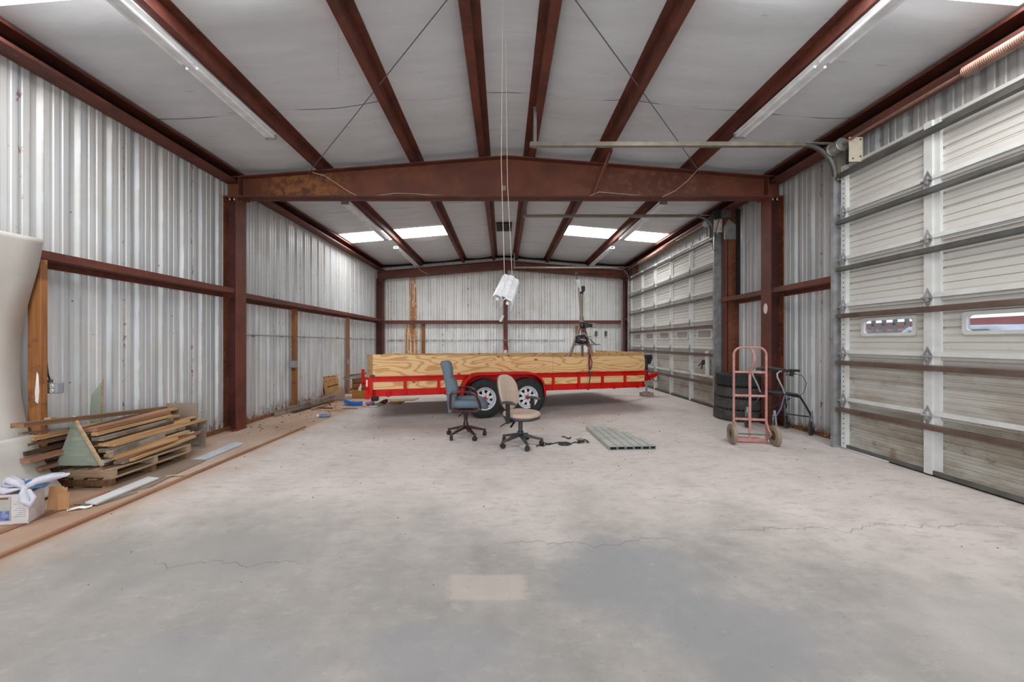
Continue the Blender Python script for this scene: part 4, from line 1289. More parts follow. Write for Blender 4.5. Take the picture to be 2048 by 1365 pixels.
def trailer_wheel(x, y, rz):
    wrz = rz
    holder = MB()
    Mx = Matrix.Translation((x, y, .36)) @ Matrix.Rotation(R(90), 4, 'X')      # axis along local y, +z -> -y
    if rz: Mx = Matrix.Translation((x, y, .36)) @ Matrix.Rotation(R(-90), 4, 'X')
    b = MB(); tyre_mesh(b, .36, .205, .205, Mx)
    ty = b.build('tyre', M['black_rubber'], tr, smooth=True)
    b = MB()
    b.lathe([(.208, .10), (.212, .095), (.205, .08), (.190, .078), (.186, .03), (.182, .05), (.172, .062), (.160, .062), (.156, .05)], 40, Mx, cap=False)
    b.lathe([(.156, .05), (.150, .035), (.150, -.09), (.205, -.09)], 40, Mx, cap=False)
    # spoked disc: eight wide spokes with triangular openings between them
    for q in range(8):
        a = 2 * PI * q / 8 + .2
        def P(r_, da, h): return Mx @ Vector((r_ * math.cos(a + da), r_ * math.sin(a + da), h))
        vs = [P(.158, -.14, .056), P(.158, .14, .056), P(.085, .34, .066), P(.085, -.34, .066), P(.158, -.14, .03), P(.158, .14, .03), P(.085, .34, .05), P(.085, -.34, .05)]
        b.add(vs, [(0, 1, 2, 3), (4, 7, 6, 5), (0, 4, 5, 1), (1, 5, 6, 2), (2, 6, 7, 3), (3, 7, 4, 0)])
    b.lathe([(.001, .070), (.05, .072), (.095, .066), (.095, .05)], 32, Mx, cap=False)
    rim_ = b.build('rim', M['rim'], ty, smooth=True)
    b = MB(); b.lathe([(.001, .112), (.03, .110), (.036, .10), (.036, .07)], 20, Mx)
    for q in range(5):
        a = 2 * PI * q / 5; c = Mx @ Vector((.055 * math.cos(a), .055 * math.sin(a), .072)); e = Mx @ Vector((.055 * math.cos(a), .055 * math.sin(a), .088)); b.cyl(c, e, .009, n=6)
    b.build('hub_cap', M['red'], ty, smooth=True)
    b = MB(); b.lathe([(.001, .02), (.15, .02)], 24, Mx); b.build('brake_drum', M['dark_hole'], ty)
for px in (970, 1055):
    x = tx(px, -.22)
    trailer_wheel(x, -.13, 0); trailer_wheel(x, TW + .13, 1)
    b = MB(); b.cyl((x, -.05, .36), (x, TW + .05, .36), .035, n=10); b.build('axle', M['black'], tr, smooth=True)
# tongue, coupler and jack
J = tl(Vector((3.555, 8.95, .16)))
b = MB(); b.bar((TL - .5, .35, .47), (J.x + .0, TW / 2 + .02, .50), .05, .09); b.bar((TL - .5, TW - .35, .47), (J.x + .0, TW / 2 + .02, .50), .05, .09); b.box(J.x - .06, J.x + .06, J.y - .1, J.y + .1, .47, .56)
b.build('tongue', M['red'], tr)
b = MB(); b.bar((J.x - .06, J.y - .16, .55), (J.x + .10, J.y - .16, .60), .09, .10, w1=.10, h1=.10); b.cyl((J.x + .06, J.y - .16, .59), (J.x + .17, J.y - .16, .625), .06, .055, n=14)
b.build('coupler', M['red'], tr, bevel=.01)
b = MB(); b.cyl((J.x, J.y, .17), (J.x, J.y, .50), .024, n=12); b.cyl((J.x, J.y, .155), (J.x, J.y, .17), .07, n=12); b.build('jack_leg', M['galv'], tr, smooth=True)
b = MB(); b.cyl((J.x, J.y, .50), (J.x, J.y, 1.06), .034, n=12); b.build('jack_tube', M['black'], tr, smooth=True)
b = MB(); b.box(J.x - .05, J.x + .13, J.y - .06, J.y + .06, .99, 1.09); b.bar((J.x + .08, J.y, 1.0), (J.x + .06, J.y, .86), .12, .10, w1=.05); b.build('jack_head', M['black'], tr, bevel=.015)
b = MB(); b.tube([(J.x + .1, J.y - .1, .50), (J.x + .18, J.y - .12, .42), (J.x + .28, J.y - .1, .48), (J.x + .3, J.y - .05, .56)], .008, 6); b.build('safety_chain', M['black'], tr)
b = MB(); b.obox((3.555, 8.95, .113), (.28, .19, .082), (0, 0, TH)); tag(b.build('concrete_block', M['concrete_block'], bevel=.006), 'rough concrete block under the trailer jack', 'block')

# hoist standing in the trailer
HD = 8.2
t = thing('hoist', 'grey tripod hoist with a bent boom standing in the trailer bed', 'hoist', (1.78, HD, .53), world=True)
def foot(px, d): 
    x = (px - 1007) * d / FPX; return Vector((x, d, .535))
top = at(1163, 640, HD)
for (px, d, p1) in ((1121, 7.95, at(1161, 652, HD)), (1199, 8.0, at(1168, 655, HD)), (1166, 8.75, at(1164, 652, HD + .02))):
    b = MB(); b.bar(p1, foot(px, d), .05, .05); b.build('leg', M['mast'], t, bevel=.004)
b = MB(); b.cyl(at(1163, 660, HD), at(1162.5, 588, HD), .035, .045, n=12); b.cyl(at(1163, 645, HD), at(1163, 634, HD), .05, n=12); b.bar(at(1161.5, 632, HD - .03), at(1157, 576, HD - .03), .03, .03)
b.build('mast', M['mast'], t, smooth=True)
b = MB(); b.cyl(at(1162.5, 584, HD), at(1154.5, 560, HD), .045, n=10); b.build('boom', M['white_metal'], t, smooth=True)
b = MB(); b.pad(at(1166, 578, HD - .02), (.09, .1, .13), e=.6); b.pad(at(1163, 586, HD), (.08, .1, .08), e=.6); b.build('pulley', M['black'], t, smooth=True)
b = MB(); b.tube([at(1154.5, 562, HD), at(1153, 553, HD), at(1151, 548, HD), at(1152.5, 543.5, HD), at(1154.5, 545, HD), at(1154, 550, HD)], .012, 6); b.pad(at(1152, 547, HD), (.05, .04, .06), e=.8); b.build('hook', M['galv_dark'], t, smooth=True)
b = MB(); b.bar(at(1150, 689.5, HD - .1), at(1198, 689.5, HD - .1), .22, .02); b.bar(at(1178, 677, HD), at(1190, 689, HD - .1), .02, .02); b.build('shelf', M['galv_dark'], t)
b = MB(); b.bar(at(1148, 690, HD + .05), at(1175, 690, HD + .05), .03, .03); b.build('shelf_brace', M['mast'], t)
b = MB(); b.pad(at(1164, 651, HD), (.12, .14, .16), e=.6); b.build('head_clamp', M['mahogany_dark'], t, smooth=True)
t = thing('winch', 'black electric winch with a chrome end on the hoist', 'winch', tuple(at(1175, 655, HD - .08)), world=True)
b = MB(); b.cyl(at(1167, 650, HD - .09), at(1184, 651, HD - .09), .048, n=14); b.obox(at(1172, 651, HD - .09), (.07, .12, .12)); b.build('motor', M['black'], t, smooth=True)
b = MB(); b.tube([at(1183, 648, HD - .1), at(1191, 648.5, HD - .1), at(1191.5, 652, HD - .1), at(1189, 655, HD - .1), at(1184, 654, HD - .1)], .012, 8); b.build('chrome_guard', M['galv'], t, smooth=True)['label'] = 'chrome guard'
t = thing('tool_bag', 'black bag of gear slumped on the hoist shelf', 'bag', tuple(at(1163, 689, HD - .1)), world=True)
b = MB(); b.pad(at(1158, 679, HD - .1), (.16, .16, .20), (0, R(8), 0), e=.55, fn=lambda p: p * (1 + .06 * math.sin(p.z * 40))); b.pad(at(1168, 680, HD - .13), (.18, .15, .20), (0, R(-6), 0), e=.6, fn=lambda p: p * (1 + .07 * math.sin(p.x * 50 + p.z * 20)))
b.build('bag_body', M['black'], t, smooth=True)
b = MB(); b.tube([at(1153, 672, HD - .16), at(1160, 667, HD - .18), at(1170, 668, HD - .2), at(1174, 674, HD - .2)], .01, 6); b.tube([at(1160, 679, HD - .21), at(1172, 681, HD - .22)], .012, 6); b.build('bag_strap', M['film'], t, smooth=True)
# ratchet strap from the hoist head over the near board to the rail
t = thing('ratchet_strap', 'dark red ratchet strap hanging from the hoist over the trailer side', 'strap', tuple(at(1178, 768, 7.2)), world=True)
b = MB()
A = [at(1169, 655, HD - .12), at(1173, 672, HD - .16), at(1175, 688, HD - .22), at(1176, 697, 7.7), at(1180.5, 712, 7.34), at(1184, 724, 7.30), at(1183, 735, 7.30), at(1180, 741, 7.30)]
b.tube(A, .016, 6, flat=(1.3, .5)); b.tube([at(1177, 700, 7.6), at(1179, 714, 7.33), at(1178.5, 728, 7.31), at(1180, 741, 7.30)], .013, 6, flat=(1.3, .5)); b.tube([at(1166, 656, HD - .1), at(1170, 675, HD - .2), at(1174, 694, HD - .25)], .014, 6, flat=(1.3, .5))
b.build('webbing', M['strap_red'], t, smooth=True)
b = MB(); b.obox(at(1181, 746, 7.28), (.05, .03, .09)); b.obox(at(1181, 742, 7.27), (.035, .03, .03), mi=1); b.build('ratchet', [M['black'], M['galv']], t, bevel=.004)
b = MB(); b.tube([at(1181, 750, 7.27), at(1179.5, 760, 7.25), at(1178.5, 767, 7.24)], .011, 6); b.tube([at(1178.5, 766, 7.24), at(1177, 769, 7.24), at(1179, 771, 7.24), at(1180, 768, 7.24)], .006, 6); b.build('hook_end', M['darkred'], t, smooth=True)

# ================================================================== TYRES
def floor_tyre(label, x, y, z, r, wd, mat, rz=0, tilt=0):
    t = thing('loose_tyre', label, 'tyre', (x, y, z), rot=(R(tilt), 0, rz), group='tyres stacked by the far door')
    b = MB(); tyre_mesh(b, r, wd, .19, Matrix.Translation((0, 0, wd / 2)), n=48)
    for q in range(40):
        a = 2 * PI * q / 40
        for s_ in (-1, 1):
            c = Vector(((r - .014) * math.cos(a), (r - .014) * math.sin(a), wd / 2 + s_ * wd * .38))
            b.obox(c, (.022, .03, .03), (0, 0, a))
    b.build('casing', mat, t, smooth=True)
    b = MB(); b.lathe([(.19, wd * .12), (.186, wd * .5), (.19, wd * .88), (.2, wd * .92), (.2, wd * .08), (.19, wd * .12)], 40, cap=False); b.build('bead', M['black'], t, smooth=True)
    return t
zt0 = fz(4.12)
floor_tyre('dusty tyre at the bottom of the stack of four', 4.09, 6.28, zt0, .375, .185, M['grey_rubber'])
floor_tyre('dusty tyre second from the bottom of the stack of four', 4.11, 6.26, zt0 + .19, .37, .185, M['grey_rubber'], .4)
floor_tyre('dull tyre third from the bottom of the stack of four', 4.12, 6.27, zt0 + .385, .36, .185, M['grey_rubber'], .9)
floor_tyre('shiny black tyre on top of the stack of four', 4.11, 6.25, zt0 + .58, .372, .20, M['black_rubber'], 1.3)

# ================================================================== HAND TRUCK
t = thing('hand_truck', 'faded pink two-wheeled hand truck standing upright before the tyres', 'hand truck', (3.285, 4.80, fz(3.28)), R(-13))
hw = .192
b = MB()
pth = [(-hw, 0, .03), (-hw, 0, .16), (-hw, 0, 1.15)] + [tuple(p) for p in arc((-hw + .10, 0, 1.17), .10, 180, 90, 6)] + [tuple(p) for p in arc((hw - .10, 0, 1.17), .10, 90, 0, 6)] + [(hw, 0, 1.15), (hw, 0, .16), (hw, 0, .03)]
b.tube(pth, .0145, 10); b.build('outer_frame', M['pink'], t, smooth=True)
for z in (.31, .625, .94):
    b = MB(); b.bar((-hw, 0, z), (hw, 0, z), .012, .03); b.build('crossbar', M['pink'], t, bevel=.003)
b = MB(); b.bar((0, 0, .03), (0, 0, .92), .032, .012, up=(0, 1, 0)); b.build('centre_bar', M['pink'], t, bevel=.003)
b = MB(); b.tube([(0, 0, 1.27), (.01, -.05, 1.24), (.02, -.085, 1.17), (.02, -.085, 1.08), (.0, -.04, .99), (0, 0, .92)], .016, 8, flat=(1.0, .8)); b.build('strap_handle', M['pink'], t, smooth=True)
b = MB(); b.box(-hw - .01, hw + .01, -.01, .24, .008, .018); b.box(-hw - .01, hw + .01, -.012, -.002, .008, .06); b.build('toe_plate', M['pink'], t, bevel=.003)
for s_ in (-1, 1):
    b = MB(); b.tube([(s_ * hw, 0, .30), (s_ * hw, -.06, .2), (s_ * (hw + .02), -.10, .135)], .012, 6); b.extr([(s_ * hw, 0, .03), (s_ * hw, -.12, .12), (s_ * hw, -.11, .16), (s_ * hw, 0, .14)], (-.004, 0, 0), (.004, 0, 0)); b.build('axle_bracket', M['pink'], t)
b = MB(); b.cyl((-hw - .07, -.105, .135), (hw + .07, -.105, .135), .008, n=8); b.build('axle', M['galv_dark'], t)
for s_ in (-1, 1):
    Mx = Matrix.Translation((s_ * (hw + .055), -.105, .131)) @ Matrix.Rotation(R(90), 4, 'Y')
    b = MB(); tyre_mesh(b, .131, .06, .062, Mx, n=28, tread=False); ty = b.build('wheel', M['tan_rubber'], t, smooth=True)
    b = MB(); b.lathe([(.001, -.02), (.064, -.02), (.064, .02), (.001, .02)], 20, Mx); b.cyl(Mx @ Vector((0, 0, -.035)), Mx @ Vector((0, 0, .035)), .018, n=10); b.build('hub', M['brown_bar'], ty, smooth=True)

# ================================================================== ROLLATOR
RZ = fz(4.0)
t = thing('rollator', 'folding rollator walker with black seat frame beside the right column', 'walker', (4.1, 5.35, RZ), world=True)
WA = Vector((3.78, 5.58, RZ)); WB = Vector((3.87, 5.14, RZ)); WC = Vector((4.35, 5.52, RZ)); WD_ = Vector((4.36, 5.10, RZ))
# crop pixel helper for the walker's own frame, at its depth
def rp(cx, cy, d): return at(1420 + cx / 5.462, 660 + cy / 5.462, d)
for nm, W_, rr_ in (('front_wheel', WA, .085), ('front_wheel', WB, .10), ('rear_wheel', WC, .10), ('rear_wheel', WD_, .10)):
    Mx = Matrix.Translation(W_ + Vector((0, 0, rr_))) @ Matrix.Rotation(R(35), 4, 'Z') @ Matrix.Rotation(R(90), 4, 'X')
    b = MB(); tyre_mesh(b, rr_, .03, rr_ * .72, Mx, n=24, tread=False)
    b.lathe([(.001, -.008), (rr_ * .75, -.008), (rr_ * .75, .008), (.001, .008)], 20, Mx)
    wh = b.build(nm, M['grey_rubber'], t, smooth=True)
    b = MB(); b.cyl(Mx @ Vector((0, 0, -.022)), Mx @ Vector((0, 0, .022)), .02, n=10); b.build('hub', M['black'], wh, smooth=True)
    b = MB()
    top_ = W_ + Vector((.0, 0, rr_ * 2 + .09))
    for s_ in (-1, 1):
        ofs = Mx.to_3x3() @ Vector((0, 0, .022 * s_))
        b.bar(W_ + Vector((0, 0, rr_)) + ofs, top_ + ofs * .6, .016, .005, up=(0, 1, 0), w1=.03)
    b.cyl(top_ - Vector((0, 0, .02)), top_ + Vector((0, 0, .06)), .018, n=10)
    b.build('fork', M['galv'], wh, bevel=.004)
hA = rp(585, 455, 5.56); hB = rp(735, 470, 5.22)
zs = .60 + RZ
# four frame legs
b = MB(); b.tube([WA + Vector((0, 0, .25)), Vector((3.84, 5.5, .45)), Vector((3.93, 5.48, .62)), Vector((4.02, 5.48, .66)), Vector((4.18, 5.50, .66)), Vector((4.30, 5.52, .58)), WC + Vector((0, 0, .28))], .013, 8)
b.build('side_frame', M['black'], t, smooth=True)
b = MB(); b.tube([WB + Vector((0, 0, .24)), Vector((3.95, 5.13, .45)), Vector((4.0, 5.12, .66))], .014, 8); b.build('front_leg', M['navy'], t, smooth=True)
b = MB(); b.tube([Vector((3.98, 5.12, .66)), Vector((4.08, 5.12, .665)), Vector((4.20, 5.11, .64)), Vector((4.28, 5.10, .50)), WD_ + Vector((-.01, 0, .30)), WD_ + Vector((0, 0, .26))], .014, 8); b.build('rear_leg', M['black'], t, smooth=True)
b = MB(); b.bar(Vector((3.96, 5.14, .63)), Vector((4.02, 5.46, .63)), .02, .02); b.bar(Vector((4.20, 5.12, .62)), Vector((4.22, 5.5, .62)), .02, .02); b.bar((4.02, 5.13, .38), (4.37, 5.12, .335), .016, .016); b.bar((3.87, 5.5, .30), (4.1, 5.14, .6), .012, .012)
b.build('cross_brace', M['black'], t)
b = MB(); b.obox((4.09, 5.30, .655), (.22, .34, .022), (0, 0, R(4))); b.build('seat', M['charcoal'], t, bevel=.008)
# handles
for s_, (y_, x_) in enumerate(((5.12, 4.0), (5.48, 3.90))):
    b = MB(); b.tube([Vector((x_ + .01, y_, .64)), Vector((x_ - .03, y_, .75)), Vector((x_ - .105, y_, .90)), Vector((x_ - .11, y_, .955)), Vector((x_ - .07, y_, .985)), Vector((x_ - .02, y_, .99))], .012, 8); b.build('handle_post', M['galv'], t, smooth=True)
    b = MB(); b.tube([Vector((x_ - .05, y_, .99)), Vector((x_ + .10, y_, 1.0)), Vector((x_ + .20, y_ - .01, .995))], [.017, .02, .018], 10); b.build('handle_grip', M['black'], t, smooth=True)
    b = MB(); b.tube([Vector((x_ + .04, y_, .985)), Vector((x_ + .02, y_, .93)), Vector((x_ + .14, y_, .945)), Vector((x_ + .16, y_, .96))], .006, 6); b.obox((x_ + .1, y_, .955), (.04, .03, .08), (0, R(15), 0)); b.build('brake_lever', M['black'], t)
    b = MB(); b.tube([Vector((x_ + .13, y_, .95)), Vector((x_ + .24, y_, .93)), Vector((x_ + .31, y_, .82)), Vector((x_ + .27, y_, .68)), Vector((x_ + .20, y_, .63))], .004, 6); b.build('brake_cable', M['black'], t, smooth=True)
b = MB(); b.tube([Vector((3.85, 5.48, .995)), Vector((3.9, 5.3, 1.03)), Vector((4.02, 5.14, 1.0))], .02, 8); b.build('back_bar', M['charcoal'], t, smooth=True)

# ================================================================== CHAIRS
def caster(b, c, r, a, w_=.045):
    for s_ in (-1, 1):
        o_ = Vector((-math.sin(a), math.cos(a), 0)) * (s_ * w_ * .3)
        d = Vector((-math.sin(a), math.cos(a), 0)) * (w_ * .2)
        b.cyl(Vector(c) + o_ - d, Vector(c) + o_ + d, r, n=16)
    b.pad(Vector(c) + Vector((0, 0, r * .35)), (r * 1.9, w_ * .5, r * 1.5), (0, 0, a), e=.8, n=12, m=8)
    b.cyl(Vector(c) + Vector((0, 0, r * .6)), Vector(c) + Vector((0, 0, r * 2.0)), .006, n=6)
def star_base(t, rot, mat, R_, zc, zt_, cr, castmat, flat):
    for k in range(5):
        a = rot + 2 * PI * k / 5
        d = Vector((math.cos(a), math.sin(a), 0))
        b = MB()
        b.bar(d * .02 + Vector((0, 0, zt_)), d * R_ + Vector((0, 0, zc)), .055, .045, w1=.032, h1=.026)
        b.pad(d * R_ + Vector((0, 0, zc)), (.045, .04, .034), e=.8, n=10, m=6)
        lg = b.build('base_leg', mat, t, bevel=.007)
        b = MB(); caster(b, d * (R_ + .0) + Vector((0, 0, cr)), cr, a + 1.1 + k)
        b.build('caster', castmat, lg, smooth=True)
# grey office chair, seen from its left side
pos = Vector((-.56, 5.345, 0))
t = thing('office_chair', 'blue-grey high-back office chair with mahogany arms, left of the beige chair', 'chair', tuple(pos), R(6))
star_base(t, R(14 - 6), M['mahogany_dark'], .285, .085, .15, .032, M['black'], False)
b = MB(); b.lathe([(.035, .12), (.038, .2), (.028, .22), (.028, .28), (.045, .36), (.05, .40)], 18); b.build('gas_lift', M['mahogany_dark'], t, smooth=True)
b = MB(); b.box(-.12, .12, -.10, .10, .385, .42); b.bar((-.02, -.1, .39), (-.10, -.2, .34), .012, .012); b.build('seat_mechanism', M['black'], t)
def seatfn(p):
    q = Vector(p)
    if q.x > .15: q.z -= (q.x - .15) * .35
    return q
b = MB(); b.pad((.05, 0, .515), (.56, .50, .15), e=(.35, .6), n=28, m=14, fn=seatfn); b.build('seat', M['grey_fabric'], t, smooth=True, angle=60)
# back as swept side profile with soft edges
front = [(-.17, .42), (-.165, .50), (-.135, .60), (-.105, .70), (-.125, .80), (-.175, .885), (-.192, .90), (-.185, .93), (-.195, 1.03), (-.215, 1.10), (-.25, 1.125)]
back = [(-.25, .40), (-.262, .50), (-.275, .62), (-.29, .75), (-.315, .90), (-.345, 1.02), (-.37, 1.09), (-.36, 1.115)]
def lerp_prof(pr, t_):
    L = len(pr) - 1; i = min(int(t_ * L), L - 1); f = t_ * L - i
    return (pr[i][0] * (1 - f) + pr[i + 1][0] * f, pr[i][1] * (1 - f) + pr[i + 1][1] * f)
NR, NC = 22, 16
b = MB(); P = []
for i in range(NR + 1):
    ti = i / NR; fx, fzz = lerp_prof(front, ti); bx, bz = lerp_prof(back, ti)
    row = []
    for j in range(NC):
        a = 2 * PI * j / NC
        cy = math.copysign(abs(math.sin(a)) ** .35, math.sin(a)); cx = math.copysign(abs(math.cos(a)) ** .55, math.cos(a))
        m_ = (cx + 1) / 2
        wd = .25 * (1 - .10 * ti)
        row.append(Vector((bx * (1 - m_) + fx * m_, cy * wd, bz * (1 - m_) + fzz * m_)))
    P.append(row + [row[0]])
b.grid(P); n0 = len(b.v)
b.add(P[0][:-1], [tuple(range(NC))]); b.add(P[-1][:-1], [tuple(range(NC))])
b.build('backrest', M['grey_fabric'], t, smooth=True, angle=70)
for s_ in (-1, 1):
    y = s_ * .275
    b = MB()
    pth = [(-.18, y, .445), (-.215, y, .47), (-.22, y, .56), (-.215, y, .66), (-.18, y, .695), (-.05, y, .70), (.06, y, .695), (.13, y, .665), (.165, y, .60), (.195, y, .52), (.205, y, .46), (.15, y, .425), (0, y, .43)]
    pth.append(pth[0])
    b.tube(pth[:-1], .021, 8, closed=True, flat=(1.15, .8)); b.build('armrest', M['mahogany'], t, smooth=True)
# beige task chair
pos = Vector((.23, 4.88, fz(.23)))
yaw2 = math.atan2(-.62, .78)
t = thing('office_chair', 'beige task chair with an oval back and black arms, right of the grey chair', 'chair', tuple(pos), yaw2)
star_base(t, R(69) - yaw2, M['charcoal'], .285, .085, .145, .033, M['black'], False)
b = MB(); b.lathe([(.04, .12), (.042, .19), (.03, .2), (.03, .33), (.036, .335), (.036, .37)], 18); b.build('gas_lift', M['charcoal'], t, smooth=True)
b = MB(); b.box(-.18, .10, -.09, .09, .335, .375); b.bar((-.1, -.08, .35), (-.16, -.24, .27), .02, .015); b.bar((-.02, -.09, .35), (.0, -.22, .28), .03, .012); b.bar((-.14, 0, .35), (-.24, 0, .30), .06, .10); b.build('seat_mechanism', M['black'], t, bevel=.006)
b = MB(); b.pad((.02, 0, .39), (.50, .47, .07), e=(.9, .6), n=32, m=10); b.build('seat_shell', M['charcoal'], t, smooth=True, angle=60)
b = MB(); b.pad((.02, 0, .43), (.505, .475, .085), e=(.9, .6), n=32, m=12, fn=lambda p: Vector((p.x, p.y, p.z - (.02 if p.z > 0 else 0) * max(0, 1 - (p.x ** 2 + p.y ** 2) / .04)))); b.build('seat', M['beige_fabric'], t, smooth=True, angle=60)
Mb = Matrix.Rotation(R(-14), 3, 'Y')
b = MB(); b.pad((-.235, 0, .70), (.075, .41, .50), Mb, e=(.75, .8), n=32, m=18, fn=lambda p: Vector((p.x + 1.0 * p.y * p.y - .15 * (p.z) ** 2, p.y * (1 - .25 * max(0, -p.z)), p.z))); b.build('backrest', M['beige_fabric'], t, smooth=True, angle=70)
b = MB(); b.pad((-.262, 0, .70), (.06, .40, .49), Mb, e=(.75, .8), n=32, m=18, fn=lambda p: Vector((p.x + 1.0 * p.y * p.y - .15 * (p.z) ** 2, p.y, p.z))); b.build('back_shell', M['charcoal'], t, smooth=True, angle=70)
b = MB(); b.bar((-.22, 0, .32), (-.275, 0, .56), .06, .02, up=(1, 0, 0)); b.build('back_bracket', M['black'], t, bevel=.004)
for s_ in (-1, 1):
    y = s_ * .285
    b = MB(); b.bar((.0, s_ * .14, .365), (.01, y, .36), .06, .02); b.bar((.01, y, .355), (.0, y, .60), .03, .055, up=(1, 0, 0)); b.cyl((.0, y - s_ * 0 - .02, .50), (.0, y + .02, .50), .018, n=10); b.build('arm_post', M['black'], t, bevel=.005)
    b = MB(); b.pad((.01, y, .615), (.25, .09, .035), e=(.8, .7), n=24, m=8, fn=lambda p: Vector((p.x, p.y, p.z - 1.2 * p.x ** 2))); b.build('armrest', M['charcoal'], t, smooth=True)

# ================================================================== CORDS AND TUBES ON THE FLOOR
def floorpts(lst, z=.008):
    out = []
    for px, py in lst:
        p = onfloor(px, py); p.z += z; out.append(p)
    return out
b = MB()
c0 = [(1073 + 0, 894), (1076, 892), (1080, 893), (1086, 894), (1091, 891), (1098, 891), (1104, 889), (1110, 888), (1119, 886), (1126, 887), (1136, 887), (1142, 889), (1150, 886), (1158, 888), (1165, 885)]
b.tube(floorpts(c0), .007, 6); b.tube(floorpts([(1088, 887.5), (1096, 889), (1102, 888), (1104, 889)]), .006, 6)
for (dx, dy) in ((0, 0), (2, 1.5), (-1, 1.2)):
    b.tube(floorpts([(1118 + dx, 889 + dy), (1124 + dx, 891 + dy), (1134 + dx, 891 + dy), (1140 + dx, 888.5 + dy), (1132 + dx, 886.5 + dy), (1122 + dx, 887 + dy)], .012), .007, 6, closed=True)
b.pad(onfloor(1074, 894) + Vector((0, 0, .012)), (.03, .02, .02), e=.8, n=8, m=6)
t = thing('tie_down_strap', 'black tie-down strap tangled on the floor beside the beige chair', 'strap', tuple(onfloor(1125, 889)), world=True)
b.build('cord', M['black'], t, smooth=True)
b = MB(); p = onfloor(1162, 886)
b.obox(p + Vector((0, 0, .022)), (.09, .05, .03), (0, 0, .2)); b.obox(p + Vector((-.02, .03, .045)), (.10, .03, .012), (0, R(-6), .3), 1); b.build('ratchet_buckle', [M['black'], M['hose_green']], t, bevel=.005)
b = MB(); b.tube(floorpts([(1168, 882), (1173, 884), (1177, 888)], .02), .011, 6, flat=(1.4, .6)); b.build('webbing_end', M['black'], t, smooth=True)
b = MB(); b.tube(floorpts([(1123, 875), (1127, 875), (1131, 876), (1134, 878), (1138, 879), (1141, 877), (1141, 875.5)], .008), [.006, .009, .006, .009, .010, .010, .008], 6)
tag(b.build('metal_hook', M['black'], smooth=True), 'small black hook lying behind the tangled strap', 'hook')
lens_ = [1.12, 1.10, 1.08, 1.02, .74, .36]
x = 0; ang = math.atan2(.085, 1.12)
o0 = onfloor(1219.5, 901.5)
for i in range(6):
    wdt = .098 if i < 5 else .07
    t = thing('steel_tube', ['flat grey steel tube on the floor, leftmost of the row of six', 'flat grey steel tube, second from the left in the row of six', 'flat grey steel tube, third from the left in the row of six',
        'flat grey steel tube, fourth from the left in the row of six', 'shorter grey steel tube, fifth from the left in the row of six', 'stubby narrow steel tube at the right end of the row of six'][i], 'steel tube',
        (o0.x + x, o0.y + .004 * (i % 2), fz(o0.x + x) + .001), R(2.2), 'steel tubes laid in a row on the floor')
    b = MB(); h = .045; th = .004; L = lens_[i]
    for (a0, a1, z0, z1) in ((0, wdt, 0, th), (0, wdt, h - th, h), (0, th, th, h - th), (wdt - th, wdt, th, h - th)):
        b.box(a0, a1, 0, L, z0, z1)
    b.box(th, wdt - th, .03, .034, th, h - th, 1)
    b.build('tube_wall', [M['tube_steel'], M['dark_hole']], t)
    x += wdt + .006

# ================================================================== LEFT SIDE: PANELS, PILE, BOX, BOARDS
# curved off-white sheets leaning against the left wall
def curved(name, prof, y0, y1, label, shear=None, mat='panel', th=.012):
    n = 10
    pp = []
    # smooth profile by Catmull-Rom
    for i in range(len(prof) - 1):
        p0 = prof[max(i - 1, 0)]; p1 = prof[i]; p2 = prof[i + 1]; p3 = prof[min(i + 2, len(prof) - 1)]
        for q in range(4):
            t_ = q / 4
            f = lambda a, b_, c_, d: 0.5 * ((2 * b_) + (-a + c_) * t_ + (2 * a - 5 * b_ + 4 * c_ - d) * t_ ** 2 + (-a + 3 * b_ - 3 * c_ + d) * t_ ** 3)
            pp.append(tuple(f(p0[k], p1[k], p2[k], p3[k]) for k in range(len(p1))))
    pp.append(prof[-1])
    b = MB(); P = []
    for i in range(n + 1):
        s_ = i / n
        P.append([Vector((x, y0 + (ye - y0) * s_, z - (.03 * (1 - s_) if shear else 0))) for x, z, ye in pp])
    b.grid(P)
    o = b.build(name, M[mat], smooth=True, solid=th, angle=60)
    return tag(o, label, 'panel', 'curved off-white sheets')
curved('curved_panel', [(-4.155, 2.33, 3.25), (-4.20, 2.09, 3.25), (-4.30, 1.73, 3.25), (-4.355, 1.48, 3.25), (-4.372, 1.24, 3.25), (-4.36, .935, 3.25), (-4.31, .66, 3.25), (-4.27, .52, 3.25)],
       1.75, 3.25, 'tall curved off-white sheet leaning against the left wall, top edge free', True)
curved('curved_panel', [(-4.285, .50, 3.245), (-4.27, .555, 3.25), (-4.235, .55, 3.25), (-4.215, .47, 3.26), (-4.19, .33, 3.28), (-4.14, .17, 3.31), (-4.06, .02, 3.34)],
       1.75, 3.25, 'lower curved off-white sheet with a rolled lip, its foot on the floor beside the pallets', False)

